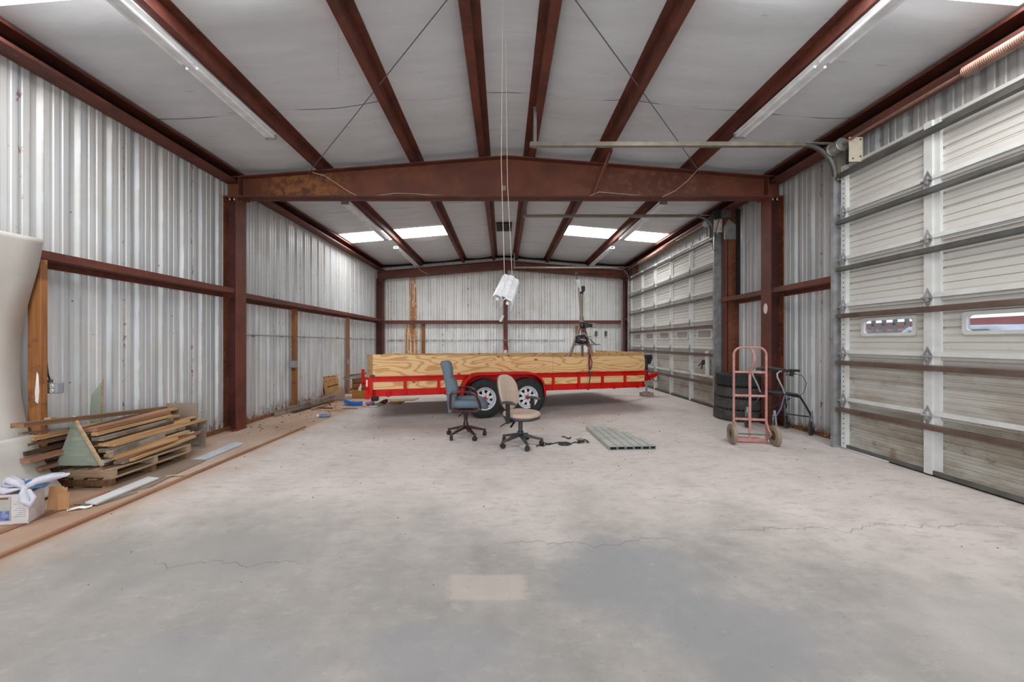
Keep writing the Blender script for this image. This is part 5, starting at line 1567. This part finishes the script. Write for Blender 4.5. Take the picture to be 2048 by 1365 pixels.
# pallets
def pallet(z, label, x0=-4.40, x1=-3.76, y0=3.45, y1=4.31, rz=0):
    cx, cy = (x0 + x1) / 2, (y0 + y1) / 2
    t = thing('wooden_pallet', label, 'pallet', (cx, cy, z), rz, 'wooden pallets under the scrap lumber')
    w_, l_ = x1 - x0, y1 - y0
    for i in range(3):
        yy_ = -l_ / 2 + .022 + i * (l_ - .044) / 2
        b = MB(); b.box(-w_ / 2, w_ / 2, yy_ - .02, yy_ + .02, .013, .077); b.build('stringer', M['pallet'] if z > .05 else M['pine_brown'], t, bevel=.002)
    for k in range(5):
        xx_ = -w_ / 2 + .045 + k * (w_ - .09) / 4
        b = MB(); b.box(xx_ - .045, xx_ + .045, -l_ / 2, l_ / 2, .077, .090); b.build('deck_board', M['pallet_y'], t, bevel=.002)
    for k in (0, 2, 4):
        xx_ = -w_ / 2 + .045 + k * (w_ - .09) / 4
        b = MB(); b.box(xx_ - .045, xx_ + .045, -l_ / 2, l_ / 2, 0, .013); b.build('bottom_board', M['pallet_y'], t, bevel=.002)
    return t
pallet(0.001, 'lower wooden pallet on the floor by the left wall, under another pallet')
pallet(0.094, 'upper wooden pallet carrying the scrap lumber pile', x0=-4.38, x1=-3.73, y0=3.43, y1=4.30, rz=R(.6))

# scrap lumber lying lengthwise along the wall on the pallets: x, z, y0, y1, w, h, yaw, pitch, material, label
L = [
 (-3.8, 0.215, 3.55, 4.25, 0.09, 0.034, 1.0, .2, 'pine_grey', 'thin grey slat lying directly on the upper pallet at its front edge'),
 (-3.92, 0.215, 3.5, 4.3, 0.1, 0.034, -1.0, 0, 'pine_brown', 'brown slat lying on the upper pallet behind the thin grey slat'),
 (-4.1, 0.218, 3.46, 4.35, 0.14, 0.034, 0.5, 0, 'pine_dark', 'wide dark board at the bottom of the lumber pile'),
 (-4.28, 0.218, 3.4, 4.4, 0.12, 0.035, 0.0, 0, 'pine_grey', 'grey board at the bottom of the pile against the wall'),
 (-3.79, 0.262, 3.52, 4.52, 0.035, 0.035, 1.5, 1.6, 'pine_red', 'slender orange-brown strip low on the front of the lumber pile'),
 (-3.86, 0.262, 3.46, 4.48, 0.045, 0.034, -.8, 1.4, 'white_board', 'slim white-painted strip low on the front of the lumber pile'),
 (-3.98, 0.268, 3.46, 4.36, 0.09, 0.038, .6, .6, 'pine', 'pale split board low in the lumber pile'),
 (-4.2, 0.272, 3.2, 4.5, 0.14, 0.038, 0, .5, 'pine_brown', 'wide brown board low in the lumber pile near the wall'),
 (-3.82, 0.315, 3.46, 4.35, 0.07, 0.034, 1.0, 1.2, 'pine', 'splintered yellow pine strip with a ragged near end'),
 (-3.95, 0.322, 3.46, 4.3, 0.09, 0.035, -.6, .8, 'pine_dark', 'dark narrow board in the middle of the lumber pile'),
 (-4.12, 0.325, 3.46, 4.45, 0.12, 0.038, .4, .4, 'pine', 'yellow pine board whose orange end sticks out to the left'),
 (-4.3, 0.325, 3.3, 4.6, 0.1, 0.04, 0, .3, 'pine_grey', 'grey board against the wall in the middle of the pile'),
 (-3.85, 0.368, 3.46, 4.3, 0.1, 0.04, 1.2, 1.5, 'pine_grey', 'weathered grey plank with bark-like edge on the front of the pile'),
 (-3.99, 0.372, 3.46, 4.38, 0.09, 0.034, -.8, 1.2, 'pine', 'long yellow pine board with a broken far end'),
 (-4.17, 0.376, 3.12, 4.4, 0.12, 0.038, .6, .6, 'pine_red', 'reddish board with sawn end in the middle of the pile'),
 (-3.88, 0.425, 3.46, 4.42, 0.13, 0.034, 1.4, 1.4, 'pine', 'broad yellow board with a snapped far end on the front of the pile'),
 (-4.05, 0.425, 3.46, 4.5, 0.09, 0.035, -.4, 1.0, 'pine_brown', 'brown board above the broad yellow board'),
 (-4.24, 0.43, 3.15, 4.55, 0.12, 0.04, .5, .6, 'pine_dark', 'dark plank beside the wall in the upper pile'),
 (-3.92, 0.475, 3.46, 4.26, 0.11, 0.034, 1.8, 1.3, 'pine_grey', 'grey weathered board with a torn pale end, upper front of the pile'),
 (-4.08, 0.48, 3.46, 4.48, 0.07, 0.034, -1.2, .8, 'pine', 'thin pale strip in the upper pile'),
 (-4.26, 0.49, 3.2, 4.7, 0.1, 0.035, .0, .5, 'pine_brown', 'brown board against the wall in the upper pile'),
 (-3.95, 0.522, 3.46, 4.28, 0.05, 0.034, 2.2, 1.0, 'pine', 'slender yellow strip near the top of the pile'),
 (-4.06, 0.53, 3.46, 4.3, 0.12, 0.034, .8, .8, 'pine_grey', 'greyish board just under the two top studs'),
 (-4.22, 0.545, 3.22, 4.6, 0.1, 0.034, -.3, .6, 'pine', 'pale board just under the long brown stud'),
 (-3.98, 0.565, 3.46, 4.28, 0.09, 0.04, 1.6, 1.2, 'pine_red', 'salmon-coloured stud lying on top of the lumber pile'),
 (-3.765, .232, 3.62, 4.40, .03, .03, 3.0, 2.6, 'pine', 'thin splintered stick slanting along the front of the pile'),
 (-3.77, .285, 3.50, 4.12, .035, .035, -3.5, 2.2, 'pine', 'short yellow splintered stick on the front of the pile'),
 (-3.80, .345, 3.46, 4.05, .04, .05, 2.5, 2.8, 'pine_grey', 'short weathered stick tucked under the grey plank'),
 (-3.83, .40, 3.50, 4.62, .05, .025, 1.5, .6, 'pine', 'long slender strip reaching past the far end of the pile'),
 (-3.90, .448, 3.44, 4.20, .05, .03, -3.0, 2.4, 'pine_dark', 'short dark stick across the upper front of the pile'),
 (-4.33, .36, 3.24, 3.95, .05, .035, -2, 1.0, 'pine', 'pale stick end poking out at the left of the pile'),
 (-4.31, .25, 3.26, 4.10, .06, .035, 1.2, .6, 'pine_grey', 'grey stick end poking out low at the left of the pile'),
 (-4.33, .455, 3.22, 4.20, .07, .035, 0.6, .4, 'pine_red', 'reddish stick end poking out high at the left of the pile'),
]
for (x, z, y0, y1, w_, h_, yaw, pit, mt, lb) in L:
    ln = y1 - y0
    t = MB()
    # slightly irregular board ends
    k1, k2 = rnd.uniform(-.02, .02), rnd.uniform(-.03, .03)
    hw_, hh = w_ / 2, h_ / 2
    t.add([(-hw_, -ln / 2 + k1, -hh), (hw_, -ln / 2 - k1, -hh), (hw_, ln / 2 + k2, -hh), (-hw_, ln / 2 - k2, -hh), (-hw_, -ln / 2 + k1, hh), (hw_, -ln / 2 - k1, hh), (hw_, ln / 2 + k2, hh), (-hw_, ln / 2 - k2, hh)],
          [(0, 3, 2, 1), (4, 5, 6, 7), (0, 1, 5, 4), (1, 2, 6, 5), (2, 3, 7, 6), (3, 0, 4, 7)])
    tp = rnd.uniform(.72, 1.0); sk = rnd.uniform(-.012, .012)
    t.v = [Vector((v.x * (tp if v.y > 0 else 1) + (sk if v.y > 0 else 0), v.y, v.z * (rnd.uniform(.75, 1.0) if v.z > 0 else 1))) for v in t.v]
    o = t.build('scrap_board', M[mt], pivot=(0, 0, 0), bevel=.002)
    o.location = (x, (y0 + y1) / 2, z + .0)
    o.rotation_euler = (R(pit), 0, R(yaw))
    tag(o, lb, 'board', 'scrap lumber on the pallets')
def longbar(p0, p1, w_, h_, mt, name, label, cat='board', grp='scrap lumber on the pallets'):
    c = (Vector(p0) + Vector(p1)) / 2
    d = Vector(p1) - Vector(p0)
    b = MB(); b.box(-w_ / 2, w_ / 2, -d.length / 2, d.length / 2, -h_ / 2, h_ / 2)
    o = b.build(name, M[mt], pivot=(0, 0, 0), bevel=.002)
    o.location = c
    o.rotation_euler = (math.atan2(d.z, math.hypot(d.x, d.y)), 0, math.atan2(-d.x, d.y))
    return tag(o, label, cat, grp)
longbar(at(34, 852, 2.95), at(345, 815, 4.75), .09, .04, 'pine_brown', 'scrap_board', 'longest brown stud on the pile, its sawn end sticking out far left')
longbar(at(40, 868, 2.98) + Vector((0, 0, 0)), at(150, 856, 3.5), .03, .02, 'pine_grey', 'scrap_board', 'thin grey strip just below the long brown stud at its left end')
longbar(at(95, 838, 3.3), at(160, 836, 3.6), .05, .02, 'pine', 'scrap_board', 'short pale strip behind the top stud on the left')
# upright brown hardboard behind the pile and its pale rail
b = MB(); b.obox((-4.13, 4.62, .47), (.36, .012, .30), (R(-4), 0, R(8))); tag(b.build('hardboard_sheet', M['hardboard']), 'brown hardboard sheet standing behind the far end of the pile', 'panel')
b = MB(); b.obox((-4.10, 4.74, .20), (.34, .015, .34), (R(-6), 0, R(5))); tag(b.build('board_offcut', M['pine_grey']), 'grey board offcut standing against the wall behind the pallets', 'board')
longbar((-4.02, 4.35, .42), (-3.98, 4.68, .44), .05, .02, 'pine', 'scrap_board', 'narrow pale strip projecting from the far end of the pile')

# translucent triangular sheets
t = thing('triangular_sheet', 'greenish translucent triangle with a wooden edge standing before the lumber pile', 'panel', tuple(at(160, 931, 3.36)), world=True, group='translucent triangular sheets')
a_, b_, c_ = at(148, 835, 3.42), at(112, 932, 3.34), at(205, 932, 3.36)
mb = MB(); mb.extr([a_, b_, c_], (0, 0, 0), (0, .006, 0)); mb.build('sheet', M['plexi'], t)
mb = MB(); mb.bar(a_ + Vector((0, -.008, .01)), c_ + Vector((.008, -.008, 0)), .022, .02, up=(0, 1, 0)); mb.build('wooden_edge', M['pallet'], t, bevel=.002)
mb = MB(); mb.pad(at(121, 846 + 0, 3.39) + Vector((0, -.0, 0)), (.014, .01, .014), e=1, n=8, m=6); mb.build('screw', M['galv'], t)
t = thing('triangular_sheet', 'greenish translucent triangle leaning on the wall behind the lumber pile', 'panel', tuple(at(190, 830, 3.98)), world=True, group='translucent triangular sheets')
a_, b_, c_ = at(207, 759, 3.93), at(145, 840, 3.80), at(203, 845, 3.90)
mb = MB(); mb.extr([a_, b_, c_], (0, 0, 0), (.0, .006, 0)); mb.build('sheet', M['plexi'], t)
mb = MB(); mb.bar(a_ + Vector((0, -.006, 0)), c_ + Vector((0, -.006, 0)), .012, .012, up=(0, 1, 0)); mb.build('edge_strip', M['pallet'], t)

# boards on the floor
def floorboard(corners, th, z, mt, name, label, cat='board', grp=None):
    pts = []
    for px, py in corners:
        p = onfloor(px, py); pts.append(Vector((p.x, p.y, z)))
    b = MB(); b.extr(pts, (0, 0, 0), (0, 0, th))
    return tag(b.build(name, M[mt], bevel=.001), label, cat, grp)
floorboard([(147, 1012), (196, 1013), (276, 986), (232, 984)], .012, .002, 'pine_grey', 'floor_board', 'grey board lying under the white plank on the floor')
floorboard([(170, 1012), (193, 1014), (318, 962), (296, 960)], .016, .016, 'white_board', 'white_plank', 'white-painted plank on the floor near the carton')
floorboard([(218, 985), (262, 985), (280, 980), (300, 976), (352, 950), (413, 922), (372, 921), (300, 938)], .008, .003, 'hardboard', 'hardboard_sheet', 'brown hardboard sheet lying flat beside the pallets')
floorboard([(386, 921), (412, 921), (488, 889), (470, 886)], .010, .003, 'blue_board', 'floor_board', 'bluish painted board on the floor beyond the hardboard sheet')
floorboard([(0, 1070), (0, 1060), (140, 1010), (232, 978), (214, 987)], .006, .002, 'pine_red', 'floor_board', 'long thin tan board on the floor beside the carton')
# thin lumber strip edging the slab
b = MB(); b.box(-3.29, -3.245, .9, 5.92, .0, .022); tag(b.build('edging_strip', M['pine_red'], bevel=.002), 'long thin wooden strip on the floor parallel to the left wall', 'strip')
for x, y, rz, sx, sy, lb, mt in ((-3.55, 3.02, .5, .14, .05, 'crumpled scrap of white paper on the floor near the white plank', 'white'), (-3.56, 2.45, -.4, .13, .10, 'pale sheet of paper flat on the floor before the carton', 'carton_pink'), (-3.42, 3.75, .2, .16, .03, 'small pale splinters on the floor by the edging strip', 'pallet')):
    b = MB(); P = []
    for i in range(5):
        P.append([Vector((x + math.cos(rz) * (i / 4 - .5) * sx - math.sin(rz) * (j / 3 - .5) * sy, y + math.sin(rz) * (i / 4 - .5) * sx + math.cos(rz) * (j / 3 - .5) * sy, .006 + .006 * ((i * 7 + j * 5) % 3))) for j in range(4)])
    b.grid(P); tag(b.build('paper_scrap', M[mt], solid=.001), lb, 'paper')

# carton with plastic bag
C0 = Vector((-3.655, 2.77, .001))         # near corner between the two printed faces
uL = Vector((-.99, -.13, 0)); uR = Vector((-.30, .95, 0)).normalized()
t = thing('carton', 'torn white printed cardboard carton tied with a plastic bag, bottom left', 'carton', tuple(C0), world=True)
H = .232
def face(mb, p, u, w0, w1, z0, z1, off, mi=0):
    n_ = Vector((u.y, -u.x, 0)).normalized()
    if n_.y > 0: n_ = -n_
    a = p + u * w0 + n_ * off; c_ = p + u * w1 + n_ * off
    mb.add([a + Vector((0, 0, z0)), c_ + Vector((0, 0, z0)), c_ + Vector((0, 0, z1)), a + Vector((0, 0, z1))], [(0, 1, 2, 3)], mi)
A = C0; B_ = C0 + uL * .36; D_ = C0 + Vector((-.09, .17, 0)); 
# body: left face from A to B_, right face from A to D_
E_ = B_ + (D_ - A)
b = MB(); b.extr([A, D_, E_, B_], (0, 0, 0), (0, 0, H)); b.build('carton_body', M['carton_white'], t, bevel=.006)
uR = (D_ - A).normalized(); WR = (D_ - A).length
b = MB(); face(b, A, uR, .01, WR - .02, .035, H - .02, .002, 0); o = b.build('printed_side', [M['carton_white']], t)
b = MB(); face(b, A, uR, .03, WR - .06, .04, .13, .003, 0); b.build('pink_patch', [M['carton_pink']], t)
b = MB(); face(b, A, uL, .115, .35, .03, H - .015, .002, 0); b.build('grey_patch', [M['carton_grey']], t)
b = MB(); face(b, A, uL, .13, .35, H - .035, H - .022, .003, 0); b.build('red_stripe', [M['carton_red']], t)
b = MB(); face(b, A, uL, .125, .21, .035, .11, .003, 0); b.build('blue_picture', [M['carton_blue']], t)
b = MB()
for q in range(9): face(b, A, uL, .015, .095 - .012 * (q % 3), .06 + q * .016, .0625 + q * .016, .003)
for q in range(7): face(b, A, uR, WR - .055, WR - .025 - .004 * (q % 2), .05 + q * .018, .052 + q * .018, .003)
for q in range(4): face(b, A, uR, .12, WR - .07, .145 + q * .012, .147 + q * .012, .003)
pr = b.build('small_print', [M['ink']], t); pr['kind'] = 'stuff'
b = MB(); face(b, A, uR, .0, WR, 0, .036, .003, 0); b.build('brown_base', [M['cardboard']], t)
# crushed brown flap at the far end
F = D_ + Vector((0, 0, 0))
b = MB()
for k, (dx, dy) in enumerate(((.012, .01), (.03, .02), (.05, .03))):
    P = [[F + Vector((dx * .8 - .012 + .018 * j_ , dy + .012 * j_ + .02 * (z_ / .2), z_ - .012 * k)) for j_ in range(4)] for z_ in (.03, .08, .13, .205)]
    b.grid(P)
b.build('torn_flap', M['cardboard'], t, solid=.004)
b = MB(); b.grid([[F + Vector((.07 + .022 * q, .03 + .03 * math.sin(q * .8), z_)) for q in range(5)] for z_ in (.01, .07, .15)]); b.build('torn_flap', M['cardboard'], t, solid=.004)
t = thing('plastic_bag', 'knotted grey plastic bag with blue film lying on the carton', 'plastic bag', tuple(C0 + Vector((-.1, .1, H))), world=True)
K = C0 + Vector((-.03, .0, H + .05))
def wob(p, s_): return Vector((p.x + .010 * math.sin(s_ * 31 + p.z * 60), p.y + .01 * math.cos(s_ * 23 + p.x * 40), p.z + .012 * math.sin(p.x * 55 + s_)))
def ribbon(mb, pts, rads, flat=(1.6, .45), s_=0): mb.tube([Vector(p) for p in pts], rads, 12, flat=flat)
b = MB()
ribbon(b, [K, K + Vector((-.05, .0, .03)), K + Vector((-.11, .0, .06)), K + Vector((-.14, .0, .04)), K + Vector((-.12, .0, .015)), K + Vector((-.06, 0, .005))], [.016, .032, .036, .03, .026, .016], flat=(1, .75))
ribbon(b, [K, K + Vector((.04, .04, .03)), K + Vector((.09, .10, .045)), K + Vector((.12, .15, .04)), K + Vector((.09, .12, .02))], [.016, .036, .044, .034, .016], flat=(1, .7))
ribbon(b, [K, K + Vector((.02, -.02, -.03)), K + Vector((.05, -.03, -.09)), K + Vector((.075, -.02, -.12)), K + Vector((.08, -.01, -.08)), K + Vector((.04, -.01, -.02))], [.014, .026, .034, .03, .022, .012], flat=(.9, .8))
ribbon(b, [K, K + Vector((-.08, -.03, -.015)), K + Vector((-.18, -.02, .0)), K + Vector((-.28, 0, .0))], [.012, .035, .045, .05], flat=(1.0, .5))
b.pad(K, (.05, .04, .04), e=.9, n=10, m=8)
for i_ in range(len(b.v)):
    q_ = b.v[i_]; b.v[i_] = q_ + Vector((.005 * math.sin(q_.y * 130 + q_.z * 90), .005 * math.sin(q_.x * 120 + q_.z * 70), .007 * math.sin(q_.x * 110 + q_.y * 150)))
b.build('bag_loop', M['film'], t, smooth=True, angle=80)
b = MB(); b.pad(C0 + Vector((-.13, .07, H + .038)), (.30, .16, .06), (0, 0, .1), e=.7, n=26, m=12, fn=lambda p: Vector((p.x, p.y, p.z + .008 * math.sin(p.x * 70) + .006 * math.sin(p.y * 90 + p.x * 30))))
b.build('blue_film', M['bluefilm'], t, smooth=True, angle=80)
b = MB(); b.pad(C0 + Vector((-.10, .14, H + .045)), (.18, .12, .05), (0, 0, .5), e=.7, n=22, m=10, fn=lambda p: Vector((p.x, p.y, p.z + .008 * math.sin(p.x * 60 + 1) + .006 * math.sin(p.y * 80)))); b.build('clear_film', M['film'], t, smooth=True, angle=80)

# ================================================================== DEBRIS BY THE BACK LEFT
longbar((-4.28, 6.75, .06), (-4.10, 8.9, .06), .04, .11, 'pine_grey', 'long_plank', 'long grey plank on edge on the floor along the left wall', 'plank', 'lumber behind the left column')
longbar((-4.15, 7.1, .025), (-3.98, 8.7, .025), .09, .03, 'pine_dark', 'floor_board', 'thin dark board on the floor beside the long grey plank', 'board', 'lumber behind the left column')
# leaning drawer-like cabinet shell
DD = 8.9
t = thing('cabinet_box', 'tan wooden cabinet box with drilled holes, tilted against the left wall', 'cabinet', tuple(at(665, 795, DD)), world=True)
a = [at(642, 755, DD), at(672, 752, DD), at(681, 797, DD), at(651, 801, DD)]
b = MB(); b.extr(a, (0, 0, 0), (.02, .04, 0)); b.build('front_panel', M['tan_wood'], t)
b = MB(); b.extr([a[0], a[0] + Vector((-.02, .22, 0)), a[3] + Vector((-.02, .22, 0)), a[3]], (0, 0, 0), (.02, 0, 0)); b.build('side_panel', M['yellow_wood'], t)
b = MB(); b.extr([a[0], a[1], a[1] + Vector((-.02, .2, .01)), a[0] + Vector((-.02, .22, .01))], (0, 0, -.01), (0, 0, .0)); b.build('top_panel', M['tan_wood'], t)
b = MB(); b.bar(at(655, 774.5, DD - .012), at(676, 769, DD - .012), .012, .018); b.build('slot', M['dark_hole'], t)
for (px, py) in ((648, 754.5), (657, 753), (666, 751), (652, 763), (661, 761), (669, 759)):
    b = MB(); b.pad(at(px, py + .5, DD - .008), (.022, .02, .022), e=1, n=8, m=6); b.build('hole', M['dark_hole'], t)
# bent panels lying in front of it
def slab(pts, th, mt, name, label, cat, grp=None):
    b = MB(); b.quadbar(pts, th) if len(pts) == 4 else b.extr(pts, (0, 0, 0), (0, th, 0))
    return tag(b.build(name, M[mt], bevel=.001), label, cat, grp)
t = thing('bent_panel', 'grey-brown bent veneer panel lying folded on the floor near the trailer', 'panel', tuple(at(665, 812, 8.2)), world=True)
b = MB(); b.grid([[at(638, 799, 8.7), at(647, 817, 8.0)], [at(660, 798, 8.7), at(665, 817, 7.9)], [at(694, 796, 8.8), at(694, 813, 8.1)]]); b.build('lying_part', M['hardboard'], t, solid=.012)
b = MB(); b.grid([[at(638, 799, 8.7), at(650, 790, 8.75)], [at(662, 797.5, 8.7), at(670, 784, 8.8)], [at(690, 797, 8.8), at(689.5, 778, 8.9)]]); b.build('raised_part', M['hardboard_dark'], t, solid=.012)
b = MB(); b.tube([at(660, 812, 8.0), at(659, 803, 8.0), at(668, 800.5, 8.0), at(688, 800.5, 8.1)], .018, 6, flat=(.5, 1.4)); b.build('curled_edge', M['brown_wood'], t)
# striped carton with tape
t = thing('storage_box', 'brown wooden box with dark bands standing beside the trailer tail', 'box', tuple(at(722, 797, 9.0)), world=True)
z0 = 0.0; xw0, xw1 = at(704, 790, 9.0).x, at(737, 790, 9.0).x
b = MB(); b.box(xw0, xw1, 9.0, 9.35, .001, .22); b.build('lower_drawer', M['yellow_wood'], t, bevel=.004)
b = MB(); b.box(xw0, xw1, 9.0, 9.35, .24, .37); b.build('middle_drawer', M['brown_wood'], t, bevel=.004)
b = MB(); b.box(xw0, xw1, 9.0, 9.35, .39, .50); b.build('upper_drawer', M['brown_wood'], t, bevel=.004)
b = MB(); b.box(xw0 + .01, xw1 - .01, 9.01, 9.34, .22, .39); b.build('dark_band', M['dark_hole'], t)
b = MB(); b.extr([at(721, 768, 8.98), at(724, 770, 8.98), at(721, 783, 8.98), at(716, 780, 8.98)], (0, 0, 0), (0, .01, 0)); b.build('paper_tag', M['white'], t)
# wooden slats resting on the box
for k, (p0, p1, mt, lb) in enumerate((
    ((686, 758, 8.75), (735, 757, 9.2), 'hardboard', 'pale slat resting on top of the brown box, lowest of the three'),
    ((688, 754, 8.75), (724, 752, 9.1), 'pine_grey', 'grey slat on top of the brown box, middle one'),
    ((700, 751, 8.9), (733, 747, 9.1), 'pine_dark', 'dark twisted slat on top of the brown box, uppermost'))):
    longbar(at(*p0), at(*p1), .09, .02, mt, 'loose_board', lb, 'slat', 'slats on the brown box')
# blue tray
t = thing('plastic_tray', 'bright blue L-shaped plastic tray on the floor debris', 'tray', tuple(at(708, 812, 7.9)), world=True)
b = MB()
top_ = [at(688, 796, 8.1), at(698, 796.5, 8.15), at(711, 803, 8.1), at(726, 800.5, 8.1), at(725, 808, 7.95), at(709, 812, 7.9), at(688, 806, 7.95)]
ztop = max(p.z for p in top_)
b.extr([Vector((p.x, p.y, .05)) for p in top_], (0, 0, 0), (0, 0, .012))
b.add([at(688, 799, 7.98), at(709, 806, 7.94), at(709, 813, 7.90), at(688, 807, 7.94), at(726, 803, 7.95), at(725, 810, 7.92)], [(0, 1, 2, 3), (1, 4, 5, 2)])
b.build('tray_body', M['blue'], t, solid=.006)
b = MB(); b.extr([at(725.5, 800, 8.0), at(727, 800, 8.0), at(726.5, 808.5, 7.93), at(725, 808.5, 7.93)], (0, 0, 0), (0, .01, 0)); b.build('white_end', M['white'], t)
# smaller pieces
def junk(px, py, d, size, mt, name, label, cat, rz=0, rx=0, e=None, grp=None, z=None):
    p = at(px, py, d); p.z = (size[2] / 2 + .002) if z is None else z
    b = MB()
    if e: b.pad((0, 0, 0), size, (rx, 0, rz), e=e, n=16, m=8, fn=lambda q: Vector((q.x + .01 * math.sin(q.y * 50), q.y, q.z + .006 * math.sin(q.x * 60))))
    else: b.obox((0, 0, 0), size, (rx, 0, rz))
    b.v = [v + p for v in b.v]
    return tag(b.build(name, M[mt], smooth=bool(e), bevel=0 if e else .002), label, cat, grp)
junk(740, 806, 8.0, (.18, .13, .08), 'purple', 'snack_packet', 'purple and pink crumpled packet beside the blue tray', 'packet', .3, e=.7)
junk(750, 791, 8.6, (.16, .12, .12), 'black', 'black_bucket', 'small dark container under the trailer tail', 'container', .2, e=.4)
junk(757, 806, 7.95, (.22, .07, .035), 'hose_green', 'green_bottle', 'olive plastic piece lying among the floor debris', 'debris', .5, e=.6)
junk(748, 812, 7.75, (.20, .08, .03), 'film', 'white_wrapper', 'whitish wrapper on the floor by the purple packet', 'wrapper', .4, e=.7)
junk(770, 801, 8.2, (.10, .12, .10), 'darkred', 'red_cloth', 'dark red cloth bundle on the floor under the trailer rail', 'cloth', .1, e=.7)
junk(763, 803, 8.1, (.08, .12, .08), 'mahogany_dark', 'dark_cloth', 'dark brown cloth scrap beside the red cloth bundle', 'cloth', .4, e=.7)
junk(700, 818, 7.55, (.30, .03, .012), 'galv_dark', 'wire_piece', 'thin dark strip on the floor in front of the blue tray', 'strip', .1)
junk(666, 823, 7.35, (.32, .045, .03), 'pine', 'wood_block', 'short yellow wooden stick on the floor before the bent panel', 'stick', .25)
junk(650, 819, 7.6, (.34, .03, .02), 'pine_dark', 'wood_sliver', 'dark wooden sliver behind the yellow stick', 'stick', -.1)
t = thing('spray_can', 'small white and blue-grey can lying alone on the floor', 'can', tuple(onfloor(649, 835)), R(12))
b = MB(); b.cyl((-.09, 0, .033), (.10, 0, .033), .032, n=18); b.build('can_body', M['ink'], t, smooth=True)
b = MB(); b.cyl((-.13, 0, .033), (-.09, 0, .033), .024, .030, n=16); b.build('cap', M['white'], t, smooth=True)
b = MB(); b.cyl((-.06, 0, .033), (.04, 0, .033), .0328, n=18); b.build('label_band', M['carton_blue'], t, smooth=True)
def flat(pxs, mt, label, th=.012, z=.004):
    pts = []
    for px, py in pxs:
        p = onfloor(px, py); pts.append(Vector((p.x, p.y, z)))
    b = MB(); b.extr(pts, (0, 0, 0), (0, 0, th)); return tag(b.build('floor_board', M[mt], bevel=.001), label, 'board', 'boards under the trailer tail')
flat([(774, 800), (838, 798), (826, 802), (800, 802), (790, 806)], 'pallet', 'pale board on the floor under the trailer rail, farther of two')
flat([(772, 808), (790, 804), (812, 803), (799, 809)], 'pine', 'pale triangular board on the floor under the trailer rail, nearer of two', z=.02)
flat([(736, 811), (760, 806), (765, 808), (742, 814)], 'pine_grey', 'small grey board on the floor beside the white wrapper')
flat([(621, 818), (648, 808), (656, 812), (625, 822)], 'pine_red', 'reddish flat offcut beside the long grey plank')
junk(697, 792, 9.2, (.22, .03, .02), 'pine_dark', 'wood_sliver', 'dark stick leaning between the cabinet box and the brown box', 'stick', .3, .2, z=.10)
# rusted leaves and flakes along the foot of the right wall
b = MB()
for i in range(140):
    y = 4.72 + rnd.random() * 1.95
    if 5.62 < y < 5.9: continue
    x = 4.47 + rnd.uniform(-.045, .04)
    s_ = rnd.uniform(.01, .035)
    b.obox((x, y, .092 + rnd.random() * .03), (s_, s_ * 1.4, .004 + s_ * .5), (rnd.random() * 2, rnd.random() * 2, rnd.random() * 3))
o = b.build('rust_flakes', M['rust_debris']); tag(o, 'rusty flakes and leaves along the foot of the right wall', 'debris', None, 'stuff')
# small litter on the slab
b = MB()
for i in range(60):
    x = rnd.uniform(-3.2, 4.0); y = rnd.uniform(1.9, 7.0); s_ = rnd.uniform(.0015, .0022) * y
    b.obox((x, y, fz(x) + s_ * .3), (s_ * 1.6, s_, s_ * .6), (0, 0, rnd.random() * 3))
for i in range(120):
    x = -3.9 + rnd.gauss(0, .35); y = rnd.uniform(5.5, 9.0); s_ = rnd.uniform(.008, .03)
    if x < -4.3 or x > -2.2: continue
    b.obox((x, y, s_ * .15), (s_ * 1.3, s_ * .5, s_ * .25), (0, 0, rnd.random() * 3))
o = b.build('floor_litter', M['pine_dark']); tag(o, 'tiny splinters and grit scattered over the concrete floor', 'litter', None, 'stuff')
